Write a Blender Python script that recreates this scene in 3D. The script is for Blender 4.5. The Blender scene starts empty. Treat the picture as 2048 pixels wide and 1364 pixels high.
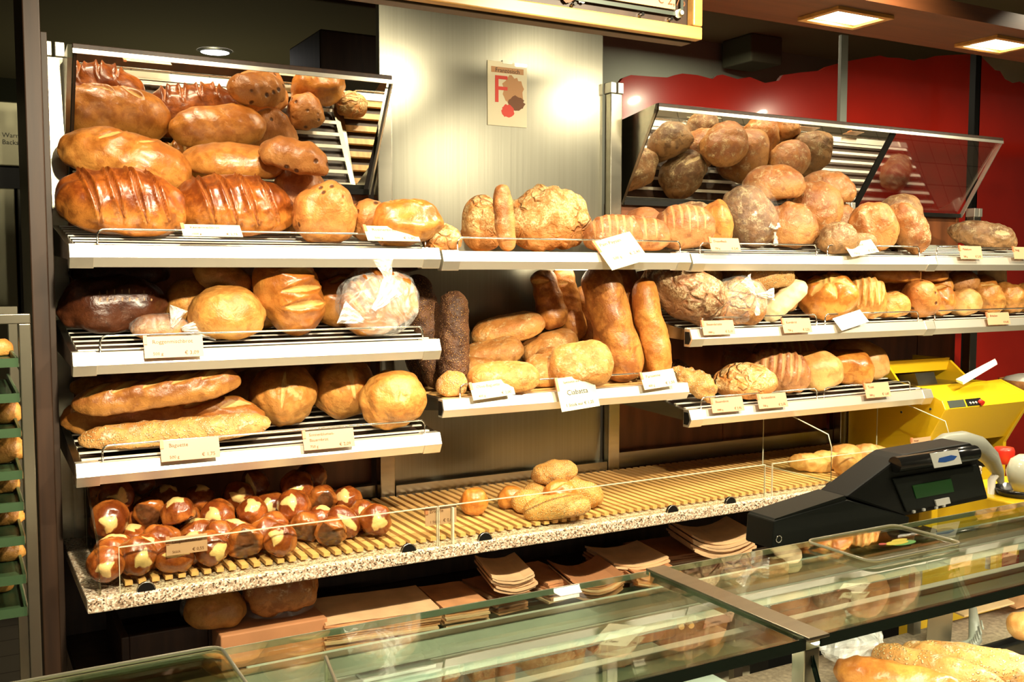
import bpy, math, random
import numpy as np
from mathutils import Vector, Matrix
random.seed(7)
SC = bpy.context.scene
COL = SC.collection
# ------------------------------------------------------------------ camera
F, YAW, PIT = 1992.5, .5114, .0716
CAM = Vector((-.249, -3.085, 1.65))
cd = bpy.data.cameras.new('camera'); cam = bpy.data.objects.new('camera', cd); COL.objects.link(cam)
cd.sensor_width = 36; cd.sensor_fit = 'HORIZONTAL'; cd.lens = F*36/2048; cd.clip_start = .05
cam.location = CAM; cam.rotation_euler = (math.pi/2-PIT, 0, -YAW)
SC.camera = cam
# ------------------------------------------------------------------ world, exposure, room light
w = bpy.data.worlds.new('world'); SC.world = w; w.use_nodes = True
w.node_tree.nodes['Background'].inputs[0].default_value = (1, .84, .6, 1)
w.node_tree.nodes['Background'].inputs[1].default_value = .05
vs = SC.view_settings; vs.view_transform = 'Standard'; vs.look = 'None'; vs.exposure = 0; vs.gamma = 1; vs.use_curve_mapping = False
LAMP_COL = (1, .86, .60)
LAMP_W = 9
SPOT_W = 6
FRONT_W = 12.5
def lamp(name, loc, watt, size, rot=(0, 0, 0), col=LAMP_COL, spread=180, parent=None):
    d = bpy.data.lights.new(name, 'AREA'); d.shape = 'DISK'; d.size = size; d.energy = watt; d.color = col
    d.spread = math.radians(spread)
    o = bpy.data.objects.new(name, d); COL.objects.link(o); o.location = loc; o.rotation_euler = rot
    if parent: o.parent = parent
    return o
# unseen lamps added as general fill above the customers' side (behind and beside the viewpoint)
for i, x in enumerate((-.6, 1.2, 3.0)):
    lamp('shop_fill_light', (x, -2.7, 2.95), 8, .5, (math.radians(-8), 0, 0))
# ------------------------------------------------------------------ pixel -> place helpers (calibrated camera)
FW = Vector((math.sin(YAW)*math.cos(PIT), math.cos(YAW)*math.cos(PIT), -math.sin(PIT)))
RT = Vector((math.cos(YAW), -math.sin(YAW), 0)); UP = RT.cross(FW)
def ray(x, y): return FW+RT*((x-1024)/F)+UP*((682-y)/F)
def PY(x, y, Y): d = ray(x, y); return CAM+d*((Y-CAM.y)/d.y)
def PX(x, y, X): d = ray(x, y); return CAM+d*((X-CAM.x)/d.x)
def PZ(x, y, Z): d = ray(x, y); return CAM+d*((Z-CAM.z)/d.z)
def SPX(p): return (p-CAM).dot(FW)/F          # metres per pixel at a point
# ------------------------------------------------------------------ materials
MATS = {}
def nodes(name):
    m = bpy.data.materials.new(name); m.use_nodes = True; MATS[name] = m
    nt = m.node_tree; return m, nt, nt.nodes, nt.links, nt.nodes['Principled BSDF']
def simple(name, col, rough=.5, metal=0, spec=.5, var=0, scale=20, bump=0, stretch=None, coat=0, emit=None):
    m, nt, N, L, B = nodes(name)
    B.inputs['Base Color'].default_value = (*col, 1); B.inputs['Roughness'].default_value = rough
    B.inputs['Metallic'].default_value = metal; B.inputs['Specular IOR Level'].default_value = spec
    B.inputs['Coat Weight'].default_value = coat
    if emit: B.inputs['Emission Color'].default_value = (*emit[0], 1); B.inputs['Emission Strength'].default_value = emit[1]
    if var or bump:
        tc = N.new('ShaderNodeTexCoord'); mp = N.new('ShaderNodeMapping'); L.new(tc.outputs['Object'], mp.inputs[0])
        if stretch: mp.inputs['Scale'].default_value = stretch
        nz = N.new('ShaderNodeTexNoise'); nz.inputs['Scale'].default_value = scale; nz.inputs['Detail'].default_value = 6
        L.new(mp.outputs[0], nz.inputs['Vector'])
        if var:
            r = N.new('ShaderNodeValToRGB'); r.color_ramp.elements[0].position = .3; r.color_ramp.elements[1].position = .7
            r.color_ramp.elements[0].color = (*[c*(1-var) for c in col], 1); r.color_ramp.elements[1].color = (*[min(1, c*(1+var)) for c in col], 1)
            L.new(nz.outputs[0], r.inputs[0]); L.new(r.outputs[0], B.inputs['Base Color'])
        if bump:
            b = N.new('ShaderNodeBump'); b.inputs['Strength'].default_value = bump; b.inputs['Distance'].default_value = .003
            L.new(nz.outputs[0], b.inputs['Height']); L.new(b.outputs[0], B.inputs['Normal'])
    return m
simple('steel', (.42, .40, .32), .27, 1, var=.10, scale=3, bump=.02, stretch=(1, 1, 14))
simple('steel_panel', (.30, .295, .235), .30, .82, var=.07, scale=2.2, bump=.05, stretch=(60, 60, .6))
simple('alu', (.80, .78, .68), .34, .85, var=.04, scale=30)
simple('alu_pale', (.84, .82, .72), .36, .75)
simple('chrome', (.82, .80, .72), .14, 1)
simple('slat_white', (.80, .77, .66), .35, .2)
simple('wood_brown', (.17, .055, .018), .38, 0, var=.35, scale=6, stretch=(3, 3, .5))
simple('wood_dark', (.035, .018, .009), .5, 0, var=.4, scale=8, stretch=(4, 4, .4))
simple('wood_panel', (.036, .016, .007), .5, 0, var=.35, scale=8, stretch=(6, 6, .4))
simple('wood_slat', (.66, .38, .13), .45, 0, var=.22, scale=12, stretch=(6, .8, 6))
simple('wood_frame', (.55, .29, .08), .4, 0, var=.2, scale=10, stretch=(.5, 5, 5))
simple('soffit', (.13, .042, .013), .45, 0, var=.2, scale=6, stretch=(.4, 6, 6))
simple('black', (.007, .007, .006), .5, spec=.2)
simple('black_gloss', (.010, .010, .009), .16)
simple('pos_dark', (.009, .011, .009), .5, spec=.2)
simple('rubber', (.02, .02, .018), .6)
simple('grey_plastic', (.26, .27, .23), .35)
simple('yellow', (.78, .50, .012), .36, coat=.2)
simple('red', (.42, .016, .007), .16, coat=.5, var=.12, scale=3)
simple('red_plastic', (.65, .03, .015), .3)
simple('white_paper', (.86, .85, .78), .6)
simple('label_paper', (.68, .62, .42), .42, coat=.3)
simple('label_pink', (.56, .33, .19), .42, coat=.3)
simple('label_clip', (.55, .22, .10), .4)
simple('print_brown', (.16, .06, .02), .6)
simple('print_black', (.02, .018, .015), .6)
simple('print_red', (.62, .05, .03), .55)
simple('print_tan', (.46, .24, .10), .55)
simple('print_blue', (.02, .10, .42), .5)
simple('print_green', (.10, .42, .06), .5)
simple('print_yellow', (.85, .72, .04), .5)
simple('print_grey', (.13, .12, .08), .6)
simple('kraft', (.56, .27, .115), .75, var=.2, scale=14, bump=.15)
simple('kraft_pale', (.70, .46, .25), .7, var=.15, scale=14, bump=.15)
simple('cardboard', (.44, .20, .085), .75, var=.15, scale=9)
simple('oven', (.26, .25, .16), .4, .6)
simple('oven_dark', (.05, .05, .035), .4, .3)
simple('tray_green', (.05, .10, .045), .4, .3, var=.3, scale=10)
simple('olive_wall', (.07, .075, .045), .85)
simple('grey_wall', (.20, .23, .19), .75, var=.1, scale=2)
simple('cream_wall', (.52, .42, .25), .8)
simple('ceiling_dark', (.20, .17, .09), .9)
simple('beige_board', (.50, .35, .17), .55, var=.08, scale=2)
simple('grey_trim', (.10, .12, .10), .35, .5)
simple('bar_grey', (.30, .33, .28), .5)
simple('lens', (1, .95, .8), .4, emit=((1, .88, .62), 9))
simple('lens_cool', (1, 1, 1), .4, emit=((.86, .86, 1), 14))
simple('lcd', (.006, .04, .008), .3, emit=((.03, .42, .05), .035))
simple('sticker_white', (.8, .8, .76), .4)
simple('ceramic', (.62, .64, .52), .15, coat=.5)
simple('wicker', (.45, .20, .06), .6, var=.3, scale=60, bump=.6)
simple('counter_stone', (.42, .33, .24), .4, var=.35, scale=120)
simple('white_plate', (.92, .93, .86), .3)
simple('counter_steel', (.42, .50, .44), .35, .55)
simple('rear_steel', (.70, .78, .68), .35, .3)
simple('bar_steel', (.34, .31, .23), .32, .9, var=.08, scale=6, stretch=(1, 8, 1))
simple('bread_brown_crumb', (.75, .60, .34), .8, var=.12, scale=60, bump=.4)

def mirror():
    m, nt, N, L, B = nodes('mirror')
    B.inputs['Base Color'].default_value = (.90, .88, .80, 1); B.inputs['Metallic'].default_value = 1; B.inputs['Roughness'].default_value = .012
mirror()
def glass(name, tint, f0=.06, rough=.01):
    m, nt, N, L, B = nodes(name); N.remove(B); out = N['Material Output']
    tr = N.new('ShaderNodeBsdfTransparent'); tr.inputs[0].default_value = (*tint, 1)
    gl = N.new('ShaderNodeBsdfGlossy'); gl.inputs['Roughness'].default_value = rough; gl.inputs[0].default_value = (1, 1, 1, 1)
    lw = N.new('ShaderNodeLayerWeight'); lw.inputs[0].default_value = .5; pw = N.new('ShaderNodeMath'); pw.operation = 'POWER'; L.new(lw.outputs['Facing'], pw.inputs[0]); pw.inputs[1].default_value = 5
    fr = N.new('ShaderNodeMath'); fr.operation = 'MULTIPLY_ADD'; L.new(pw.outputs[0], fr.inputs[0]); fr.inputs[1].default_value = 1-f0; fr.inputs[2].default_value = f0
    mx = N.new('ShaderNodeMixShader'); L.new(fr.outputs[0], mx.inputs[0]); L.new(tr.outputs[0], mx.inputs[1]); L.new(gl.outputs[0], mx.inputs[2])
    L.new(mx.outputs[0], out.inputs[0])
glass('glass', (.96, .98, .94), .03); glass('half_mirror', (.95, .9, .88), .24); glass('glass_green', (.84, .93, .86), .03); glass('acrylic', (.86, .85, .76))
simple('glass_edge', (.62, .60, .44), .2, coat=.4)
simple('glass_edge_green', (.006, .035, .02), .12, coat=.6)
def film(name, a):
    m, nt, N, L, B = nodes(name); out = N['Material Output']
    B.inputs['Base Color'].default_value = (.97, .97, .94, 1); B.inputs['Roughness'].default_value = .2; B.inputs['Coat Weight'].default_value = .6
    tr = N.new('ShaderNodeBsdfTransparent'); mx = N.new('ShaderNodeMixShader')
    tc = N.new('ShaderNodeTexCoord'); nz = N.new('ShaderNodeTexNoise'); nz.inputs['Scale'].default_value = 13; nz.inputs['Distortion'].default_value = 3.5; nz.inputs['Detail'].default_value = 5
    L.new(tc.outputs['Object'], nz.inputs['Vector'])
    r = N.new('ShaderNodeMapRange'); r.inputs[1].default_value = .45; r.inputs[2].default_value = .75; r.inputs[3].default_value = a*.5; r.inputs[4].default_value = min(1, a*1.8)
    L.new(nz.outputs[0], r.inputs[0]); L.new(r.outputs[0], mx.inputs[0]); L.new(tr.outputs[0], mx.inputs[1]); L.new(B.outputs[0], mx.inputs[2])
    b = N.new('ShaderNodeBump'); b.inputs['Strength'].default_value = .5; b.inputs['Distance'].default_value = .008; L.new(nz.outputs[0], b.inputs['Height']); L.new(b.outputs[0], B.inputs['Normal'])
    L.new(mx.outputs[0], out.inputs[0])
film('film', .16); film('film_thin', .04); film('film_glare', .32); film('film_white', .95); film('film_pack', .9)  # film_glare: streaks of white opacity stand in for glare on the bag

def granite():
    m, nt, N, L, B = nodes('granite'); tc = N.new('ShaderNodeTexCoord')
    v = N.new('ShaderNodeTexVoronoi'); v.inputs['Scale'].default_value = 260; L.new(tc.outputs['Object'], v.inputs['Vector'])
    sep = N.new('ShaderNodeSeparateColor'); L.new(v.outputs['Color'], sep.inputs[0])
    r = N.new('ShaderNodeValToRGB'); r.color_ramp.interpolation = 'CONSTANT'; e = r.color_ramp.elements
    e[0].position = 0; e[0].color = (.10, .06, .035, 1); e[1].position = .14; e[1].color = (.36, .25, .16, 1)
    for p, c in ((.34, (.62, .50, .36, 1)), (.6, (.82, .74, .60, 1)), (.85, (.50, .36, .25, 1))):
        k = e.new(p); k.color = c
    L.new(sep.outputs[0], r.inputs[0]); L.new(r.outputs[0], B.inputs['Base Color']); B.inputs['Roughness'].default_value = .3
granite()
def tiles():
    m, nt, N, L, B = nodes('floor_tiles'); tc = N.new('ShaderNodeTexCoord')
    b = N.new('ShaderNodeTexBrick'); b.offset = 0; b.inputs['Scale'].default_value = 1; b.inputs['Brick Width'].default_value = .2; b.inputs['Row Height'].default_value = .2
    b.inputs['Mortar Size'].default_value = .004; b.inputs[1].default_value = (.52, .46, .34, 1); b.inputs[2].default_value = (.48, .42, .31, 1); b.inputs[3].default_value = (.2, .17, .12, 1)
    L.new(tc.outputs['Object'], b.inputs['Vector']); L.new(b.outputs[0], B.inputs['Base Color']); B.inputs['Roughness'].default_value = .35
tiles()

def bread_mat(name, dark, light, side, cut, rough=.45, flour=0, fcol=(.80, .70, .52), seeds=0, scol=(.7, .52, .28), crack=0, ccol=(.10, .04, .015), spots=0, bump=.5, coat=0, base=None, nscale=16, sdens=150, csoft=1.0):
    m, nt, N, L, B = nodes(name)
    tc = N.new('ShaderNodeTexCoord'); oi = N.new('ShaderNodeObjectInfo')
    mul = N.new('ShaderNodeMath'); mul.operation = 'MULTIPLY'; mul.inputs[1].default_value = 37; L.new(oi.outputs['Random'], mul.inputs[0])
    add = N.new('ShaderNodeVectorMath'); L.new(tc.outputs['Object'], add.inputs[0]); L.new(mul.outputs[0], add.inputs[1])
    V = add.outputs[0]
    def noise(sc, det=5, dist=0):
        n = N.new('ShaderNodeTexNoise'); n.inputs['Scale'].default_value = sc; n.inputs['Detail'].default_value = det; n.inputs['Distortion'].default_value = dist
        L.new(V, n.inputs['Vector']); return n.outputs[0]
    def rng(src, a, b, c=0, d=1):
        r = N.new('ShaderNodeMapRange'); r.interpolation_type = 'SMOOTHSTEP'
        for i, v in enumerate((a, b, c, d)): r.inputs[i+1].default_value = v
        L.new(src, r.inputs[0]); return r.outputs[0]
    def mix(f, a, b):
        x = N.new('ShaderNodeMix'); x.data_type = 'RGBA'
        if isinstance(f, float): x.inputs[0].default_value = f
        else: L.new(f, x.inputs[0])
        for k, v in ((6, a), (7, b)):
            if isinstance(v, tuple): x.inputs[k].default_value = (*v, 1)
            else: L.new(v, x.inputs[k])
        return x.outputs[2]
    def math_(op, a, b):
        x = N.new('ShaderNodeMath'); x.operation = op
        for k, v in ((0, a), (1, b)):
            if isinstance(v, (int, float)): x.inputs[k].default_value = v
            else: L.new(v, x.inputs[k])
        return x.outputs[0]
    def attr(n):
        a = N.new('ShaderNodeAttribute'); a.attribute_name = n; return a.outputs['Fac']
    n1 = noise(nscale); n2 = noise(nscale*2.6, 6, .6)
    crust = mix(rng(math_('ADD', math_('MULTIPLY', n1, .7), math_('MULTIPLY', noise(nscale*5, 6), .3)), .38, .60), light, dark)
    bake = rng(math_('ADD', attr('bake'), math_('MULTIPLY', n2, .5)), .40, 1.0)
    col = mix(bake, side, crust)
    bl = math_('MULTIPLY', rng(noise(nscale*2.2, 9, .5), .46, .68), .7); col = mix(bl, col, tuple(c*.8 for c in dark)); fs = noise(320, 4); col = mix(math_('MULTIPLY', rng(fs, .52, .70), .35), col, tuple(c*.75 for c in dark))
    hs = [n2]
    if flour:
        n3 = noise(nscale*2.2, 10, .4)
        f = math_('MULTIPLY', rng(n3, .56-.25*flour, .86-.25*flour), rng(attr('bake'), .1, .55))
        n4 = noise(170, 5); f = math_('MULTIPLY', f, rng(n4, .36, .62, .15, 1.0))
        col = mix(f, col, fcol)
    if crack:
        ds = N.new('ShaderNodeTexNoise'); ds.inputs['Scale'].default_value = 14; L.new(V, ds.inputs['Vector'])
        va = N.new('ShaderNodeVectorMath'); va.operation = 'MULTIPLY_ADD'; L.new(ds.outputs['Color'], va.inputs[0]); va.inputs[1].default_value = (.09, .09, .09); L.new(V, va.inputs[2])
        vo = N.new('ShaderNodeTexVoronoi'); vo.feature = 'DISTANCE_TO_EDGE'; vo.inputs['Scale'].default_value = crack; L.new(va.outputs[0], vo.inputs['Vector'])
        e = rng(vo.outputs[0], .0, .16, 1-csoft, 1); e = math_('MAXIMUM', e, rng(noise(11, 3), .62, .42)); col = mix(e, mix(rng(n1, .45, .55), ccol, tuple(min(1, c*2.2) for c in ccol)), col); hs.append(e)
    if spots:
        vo = N.new('ShaderNodeTexVoronoi'); vo.inputs['Scale'].default_value = spots; L.new(V, vo.inputs['Vector'])
        s = rng(vo.outputs[0], .10, .22); col = mix(s, (.10, .035, .012), col); hs.append(s)
    if seeds:
        vo = N.new('ShaderNodeTexVoronoi'); vo.inputs['Scale'].default_value = sdens; L.new(V, vo.inputs['Vector'])
        s = rng(vo.outputs[0], .22, .42, 1, 0); sm = math_('MULTIPLY', s, rng(noise(30, 3), .55-.35*seeds, .7-.35*seeds)); col = mix(sm, col, scol); hs.append(math_('MULTIPLY', sm, .8))
    col = mix(rng(math_('ADD', attr('cut'), math_('MULTIPLY', math_('SUBTRACT', n2, .5), .9)), .35, .62), col, mix(rng(n2, .3, .7), cut, tuple(c*.78 for c in cut)))
    if base: col = mix(rng(attr('base'), .3, .6), col, mix(rng(noise(60, 6), .35, .65), base, tuple(c*1.8 for c in base)))
    hv = N.new('ShaderNodeHueSaturation'); L.new(col, hv.inputs['Color']); L.new(rng(oi.outputs['Random'], 0, 1, .86, 1.12), hv.inputs['Value'])
    L.new(hv.outputs[0], B.inputs['Base Color'])
    L.new(rng(attr('cut'), .2, .7, rough, .62), B.inputs['Roughness']); B.inputs['Coat Weight'].default_value = coat; B.inputs['Coat Roughness'].default_value = .22
    h = hs[0]
    for k in hs[1:]: h = math_('ADD', h, k)
    h = math_('ADD', h, math_('MULTIPLY', noise(240, 3), .25))
    b = N.new('ShaderNodeBump'); b.inputs['Strength'].default_value = bump; b.inputs['Distance'].default_value = .007; L.new(h, b.inputs['Height']); L.new(b.outputs[0], B.inputs['Normal'])
CREAM = (.72, .47, .19)
bread_mat('glossy', (.15, .030, .004), (.34, .088, .011), (.46, .165, .028), (.34, .10, .016), .28, coat=.35, bump=.25)
bread_mat('golden', (.38, .115, .015), (.56, .215, .038), (.58, .25, .05), (.70, .40, .11), .33, coat=.25, bump=.35)
bread_mat('pale_gold', (.44, .17, .032), (.62, .30, .07), (.58, .29, .07), (.72, .44, .15), .42, bump=.5, crack=8, ccol=(.40, .16, .035), csoft=.5)
bread_mat('raisin', (.40, .13, .026), (.54, .21, .05), (.54, .23, .06), CREAM, .42, spots=24, bump=.6, coat=.1)
bread_mat('rustic', (.42, .16, .032), (.60, .31, .08), (.46, .19, .045), (.80, .56, .24), .6, crack=22, ccol=(.34, .115, .022), csoft=.85, flour=.95, fcol=(.84, .65, .32), bump=1)
bread_mat('rye_floured', (.13, .058, .020), (.24, .115, .040), (.34, .18, .065), (.60, .44, .22), .6, flour=.55, fcol=(.50, .38, .20), bump=.8)
bread_mat('rye_brown', (.26, .085, .020), (.40, .155, .038), (.46, .21, .06), (.66, .43, .17), .5, flour=.38, fcol=(.66, .47, .24), bump=.7)
bread_mat('pink_crust', (.30, .095, .026), (.44, .175, .055), (.48, .22, .075), (.60, .31, .12), .55, flour=.15, bump=.6)
bread_mat('seeded_dark', (.055, .020, .008), (.13, .05, .016), (.13, .05, .016), (.2, .1, .04), .6, seeds=.75, scol=(.36, .18, .06), bump=1, sdens=170)
bread_mat('baguette', (.40, .13, .02), (.58, .26, .055), (.54, .235, .05), (.78, .50, .18), .42, bump=.45)
bread_mat('baguette_brown', (.28, .09, .018), (.50, .205, .042), (.52, .225, .05), (.70, .40, .12), .42, bump=.5, coat=.1)
bread_mat('ciabatta', (.40, .145, .028), (.56, .255, .06), (.58, .29, .075), (.74, .50, .20), .6, flour=.4, fcol=(.78, .56, .26), bump=.8)
bread_mat('choco_dark', (.05, .013, .005), (.10, .027, .009), (.11, .032, .011), (.46, .27, .12), .32, coat=.15, bump=.5)
bread_mat('pretzel', (.17, .034, .006), (.33, .085, .013), (.40, .12, .02), (.82, .56, .20), .24, coat=.5, bump=.3, base=(.085, .030, .010))
bread_mat('sesame', (.50, .21, .04), (.62, .31, .075), (.60, .31, .08), CREAM, .5, seeds=.9, scol=(.82, .58, .25), bump=.9, sdens=190)
bread_mat('grain', (.44, .185, .042), (.60, .31, .085), (.60, .32, .10), (.76, .52, .22), .55, seeds=.45, scol=(.78, .56, .26), flour=.2, bump=.8)
bread_mat('roll_pale', (.54, .24, .06), (.68, .37, .12), (.68, .40, .14), (.85, .62, .30), .45, bump=.3)
bread_mat('rustic_dark', (.17, .065, .02), (.30, .13, .042), (.30, .14, .05), (.78, .62, .36), .6, flour=.85, fcol=(.74, .58, .33), crack=14, ccol=(.13, .045, .013), csoft=.8, bump=1)
# ------------------------------------------------------------------ mesh builders
class MB:
    def __init__(s): s.v = []; s.f = []; s.sm = []
    def add(s, vs, fs, smooth=False):
        o = len(s.v); s.v += [tuple(p) for p in vs]; s.f += [tuple(i+o for i in f) for f in fs]; s.sm += [smooth]*len(fs); return s
    def box(s, x0, x1, y0, y1, z0, z1):
        return s.add([(x0, y0, z0), (x1, y0, z0), (x1, y1, z0), (x0, y1, z0), (x0, y0, z1), (x1, y0, z1), (x1, y1, z1), (x0, y1, z1)],
                     [(0, 3, 2, 1), (4, 5, 6, 7), (0, 1, 5, 4), (1, 2, 6, 5), (2, 3, 7, 6), (3, 0, 4, 7)])
    def prism(s, poly, a, b, ax='x'):
        n = len(poly)
        def P(u, v, t): return {'x': (t, u, v), 'y': (u, t, v), 'z': (u, v, t)}[ax]
        return s.add([P(u, v, a) for u, v in poly]+[P(u, v, b) for u, v in poly],
                     [tuple(range(n)), tuple(range(2*n-1, n-1, -1))]+[(i, i+n, (i+1) % n+n, (i+1) % n) for i in range(n)])
    def tube(s, pts, r, n=8, closed=False):
        pts = [Vector(p) for p in pts]; rs = r if isinstance(r, (list, tuple)) else [r]*len(pts); vs = []
        for i, p in enumerate(pts):
            t = (pts[min(i+1, len(pts)-1)]-pts[max(i-1, 0)]).normalized()
            a = t.cross(Vector((0, 0, 1)))
            if a.length < .05: a = t.cross(Vector((0, 1, 0)))
            a.normalize(); b = a.cross(t).normalized()
            vs += [p+(a*math.cos(2*math.pi*k/n)+b*math.sin(2*math.pi*k/n))*rs[i] for k in range(n)]
        fs = [(i*n+k, i*n+(k+1) % n, (i+1)*n+(k+1) % n, (i+1)*n+k) for i in range(len(pts)-1) for k in range(n)]
        s.add(vs, fs, True); o = len(s.v)-len(vs)
        s.f += [tuple(o+k for k in range(n)), tuple(o+(len(pts)-1)*n+n-1-k for k in range(n))]; s.sm += [False, False]; return s
    def cyl(s, c, ax, r, h, n=24, r2=None):
        c = Vector(c); d = {'x': Vector((1, 0, 0)), 'y': Vector((0, 1, 0)), 'z': Vector((0, 0, 1))}[ax]
        return s.tube([c, c+d*h], [r, r if r2 is None else r2], n)
    def lathe(s, c, prof, n=24):
        c = Vector(c); vs = [c+Vector((r*math.cos(2*math.pi*k/n), r*math.sin(2*math.pi*k/n), z)) for r, z in prof for k in range(n)]
        return s.add(vs, [(i*n+k, i*n+(k+1) % n, (i+1)*n+(k+1) % n, (i+1)*n+k) for i in range(len(prof)-1) for k in range(n)], True)
    def quadsheet(s, a, b, c, d, th):      # a,b,c,d corners -> thin plate
        a, b, c, d = map(Vector, (a, b, c, d)); n = (b-a).cross(d-a).normalized()*th
        return s.add([a, b, c, d, a+n, b+n, c+n, d+n], [(0, 3, 2, 1), (4, 5, 6, 7), (0, 1, 5, 4), (1, 2, 6, 5), (2, 3, 7, 6), (3, 0, 4, 7)])
    def mesh(s, name, off=(0, 0, 0)):
        m = bpy.data.meshes.new(name); o = Vector(off); m.from_pydata([tuple(Vector(p)-o) for p in s.v], [], s.f)
        m.polygons.foreach_set('use_smooth', s.sm); m.update(); return m
def link(name, mesh, mat=None, parent=None):
    o = bpy.data.objects.new(name, mesh); COL.objects.link(o)
    if mat and mesh and not mesh.materials: mesh.materials.append(MATS[mat])
    if parent: o.parent = parent
    return o
def bevel(o, wd=.002, seg=2):
    b = o.modifiers.new('bevel', 'BEVEL'); b.width = wd; b.segments = seg; b.limit_method = 'ANGLE'; return o
def tag(o, label, cat=None, group=None, kind=None):
    o['label'] = label
    if cat: o['category'] = cat
    if group: o['group'] = group
    if kind: o['kind'] = kind
    return o
def thing(name, loc, label, cat, group=None):
    o = bpy.data.objects.new(name, None); o.empty_display_size = .05; COL.objects.link(o); o.location = loc; return tag(o, label, cat, group)
def part(name, mb, mat, root, bev=0):
    off = Vector(root.location)
    p = root.parent
    while p: off = off+Vector(p.location); p = p.parent
    o = link(name, mb.mesh(name, off), mat, root)
    if bev: bevel(o, bev)
    return o
def whole(name, mb, mat, label, cat, group=None, bev=0):
    c = np.array(mb.v); b = Vector(((c[:, 0].min()+c[:, 0].max())/2, (c[:, 1].min()+c[:, 1].max())/2, c[:, 2].min()))
    o = link(name, mb.mesh(name, b), mat); o.location = b
    if bev: bevel(o, bev)
    return tag(o, label, cat, group)
def struct(name, mb, mat, label=None, parent=None, bev=0):
    o = link(name, mb.mesh(name), mat, parent)
    if bev: bevel(o, bev)
    if not parent: o['kind'] = 'structure'; o['category'] = name.split('_')[0]; o['label'] = label or name
    return o
TXT = {}
def text(s, size, M, mat, parent, name='lettering', align='LEFT', ext=.0002):
    key = (s, round(size, 4), align, mat)
    if key not in TXT:
        c = bpy.data.curves.new('t', 'FONT'); c.body = s; c.size = size; c.align_x = align; c.extrude = ext; c.resolution_u = 2
        o = bpy.data.objects.new('t', c); COL.objects.link(o)
        bpy.context.view_layer.update()
        m = bpy.data.meshes.new_from_object(o.evaluated_get(bpy.context.evaluated_depsgraph_get())); m.materials.clear(); m.materials.append(MATS[mat])
        bpy.data.objects.remove(o); bpy.data.curves.remove(c); TXT[key] = m
    o = link(name, TXT[key], None, parent); o.matrix_local = M; return o
FACE = Matrix.Rotation(math.pi/2, 4, 'X')      # lettering that faces -Y, upright

# ------------------------------------------------------------------ the setting
X1, X2, X3, X4 = 1.0, 1.92, 3.155, 4.015
ZA, ZB, ZC, ZE, ZL = 1.71, 1.445, 1.170, 1.268, .88
DS, DL = .45, .617
struct('floor', MB().box(-4, 8, -7, 5, -.06, 0), 'floor_tiles', 'beige tiled shop floor behind the counter')
struct('ceiling', MB().box(-4, 8, -1.25, 5, 3.0, 3.08), 'ceiling_dark', 'dark ceiling above the back room')
struct('wall_back', MB().box(-4, 8, 4.9, 5, 0, 3.0), 'olive_wall', 'dim wall at the far end of the back room')
struct('wall_right', MB().box(2.3, 8, 1.6, 1.7, 0, 3.0), 'grey_wall', 'grey green wall behind the red panels')
# panels behind the bays
struct('wall_bay_one', MB().box(.025, .975, .075, .095, .86, 1.9), 'wood_brown', 'brown wooden back panel behind the left bay')
struct('wall_steel', MB().box(1.0, 1.885, .03, .06, .86, 3.0), 'steel_panel', 'tall brushed steel panel between the two mirror bays')
struct('wall_bay_three', MB().box(X2+.02, 2.53, .075, .095, .86, 1.9).box(2.534, X3-.02, .075, .095, .86, 1.9), 'wood_brown', 'brown wooden back panel behind the right bay')
struct('wall_bay_four', MB().box(X3+.02, 3.72, .075, .095, .86, 1.9).box(3.726, X4-.02, .075, .095, .86, 1.9), 'wood_brown', 'brown wooden back panel behind the yellow slicer')
struct('trim_1', MB().box(.03, X1-.03, .028, .07, .885, .925).box(X1+.03, X2-.03, -.01, .028, .885, .925).box(X2+.03, X3-.03, .028, .07, .885, .945), 'steel', 'steel strip along the back of the stone ledge')
# uprights
def upright(x, z1, label, wd=.026):
    r = thing('shelf_upright', (x, 0, 0), label, 'post', 'steel shelf uprights')
    part('column', MB().box(x-wd, x+wd, -.012, .028, 0, z1), 'steel', r, .003)
    part('cap', MB().box(x-wd-.003, x-.004, -.016, .032, z1, z1+.04).box(x+.004, x+wd+.003, -.016, .032, z1, z1+.04), 'alu', r, .002)
    return r
upright(.018, 2.24, 'pale steel upright at the left end of the shelving')
upright(X1, 2.24, 'steel upright between the left bay and the steel panel')
upright(X2, 2.30, 'steel upright between the steel panel and the right mirror')
upright(X3, 1.9, 'steel upright beside the yellow slicer'); upright(X4, 1.9, 'steel upright at the right end against red panel')
# wooden end panel on the left
r = thing('end_panel', (-.05, -.25, 0), 'dark wooden end panel at the left of the shelving', 'panel')
part('board', MB().box(-.075, -.035, -.30, .03, 0, 2.6), 'wood_panel', r, .003)
part('edge_strip', MB().box(-.030, -.014, -.22, .03, 0, 2.26), 'wood_dark', r, .002)
# soffit with recessed lamps
SO = 2.46
r = struct('trim_2', MB().box(.2, 6.5, -.93, -.60, SO, SO+.05).box(.5, .54, -.8, -.76, SO+.05, 3.0).box(5.5, 5.54, -.8, -.76, SO+.05, 3.0), 'soffit', 'reddish brown soffit beam above the shelves')
def recessed(x, y, label):
    r = thing('recessed_lamp', (x, y, SO), label, 'lamp', 'recessed lamps in the soffit')
    part('trim_frame', MB().box(x-.125, x+.125, y-.085, y-.065, SO-.012, SO-.001).box(x-.125, x+.125, y+.065, y+.085, SO-.012, SO-.001)
         .box(x-.125, x-.105, y-.065, y+.065, SO-.012, SO-.001).box(x+.105, x+.125, y-.065, y+.065, SO-.012, SO-.001), 'wood_frame', r)
    part('diffuser', MB().box(x-.10, x+.10, y-.055, y+.055, SO-.005, SO-.001), 'lens', r)
    lamp('bulb_light', (0, 0, -.02), LAMP_W, .09, (math.radians(16), 0, 0), parent=r)
LY = -.765
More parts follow.
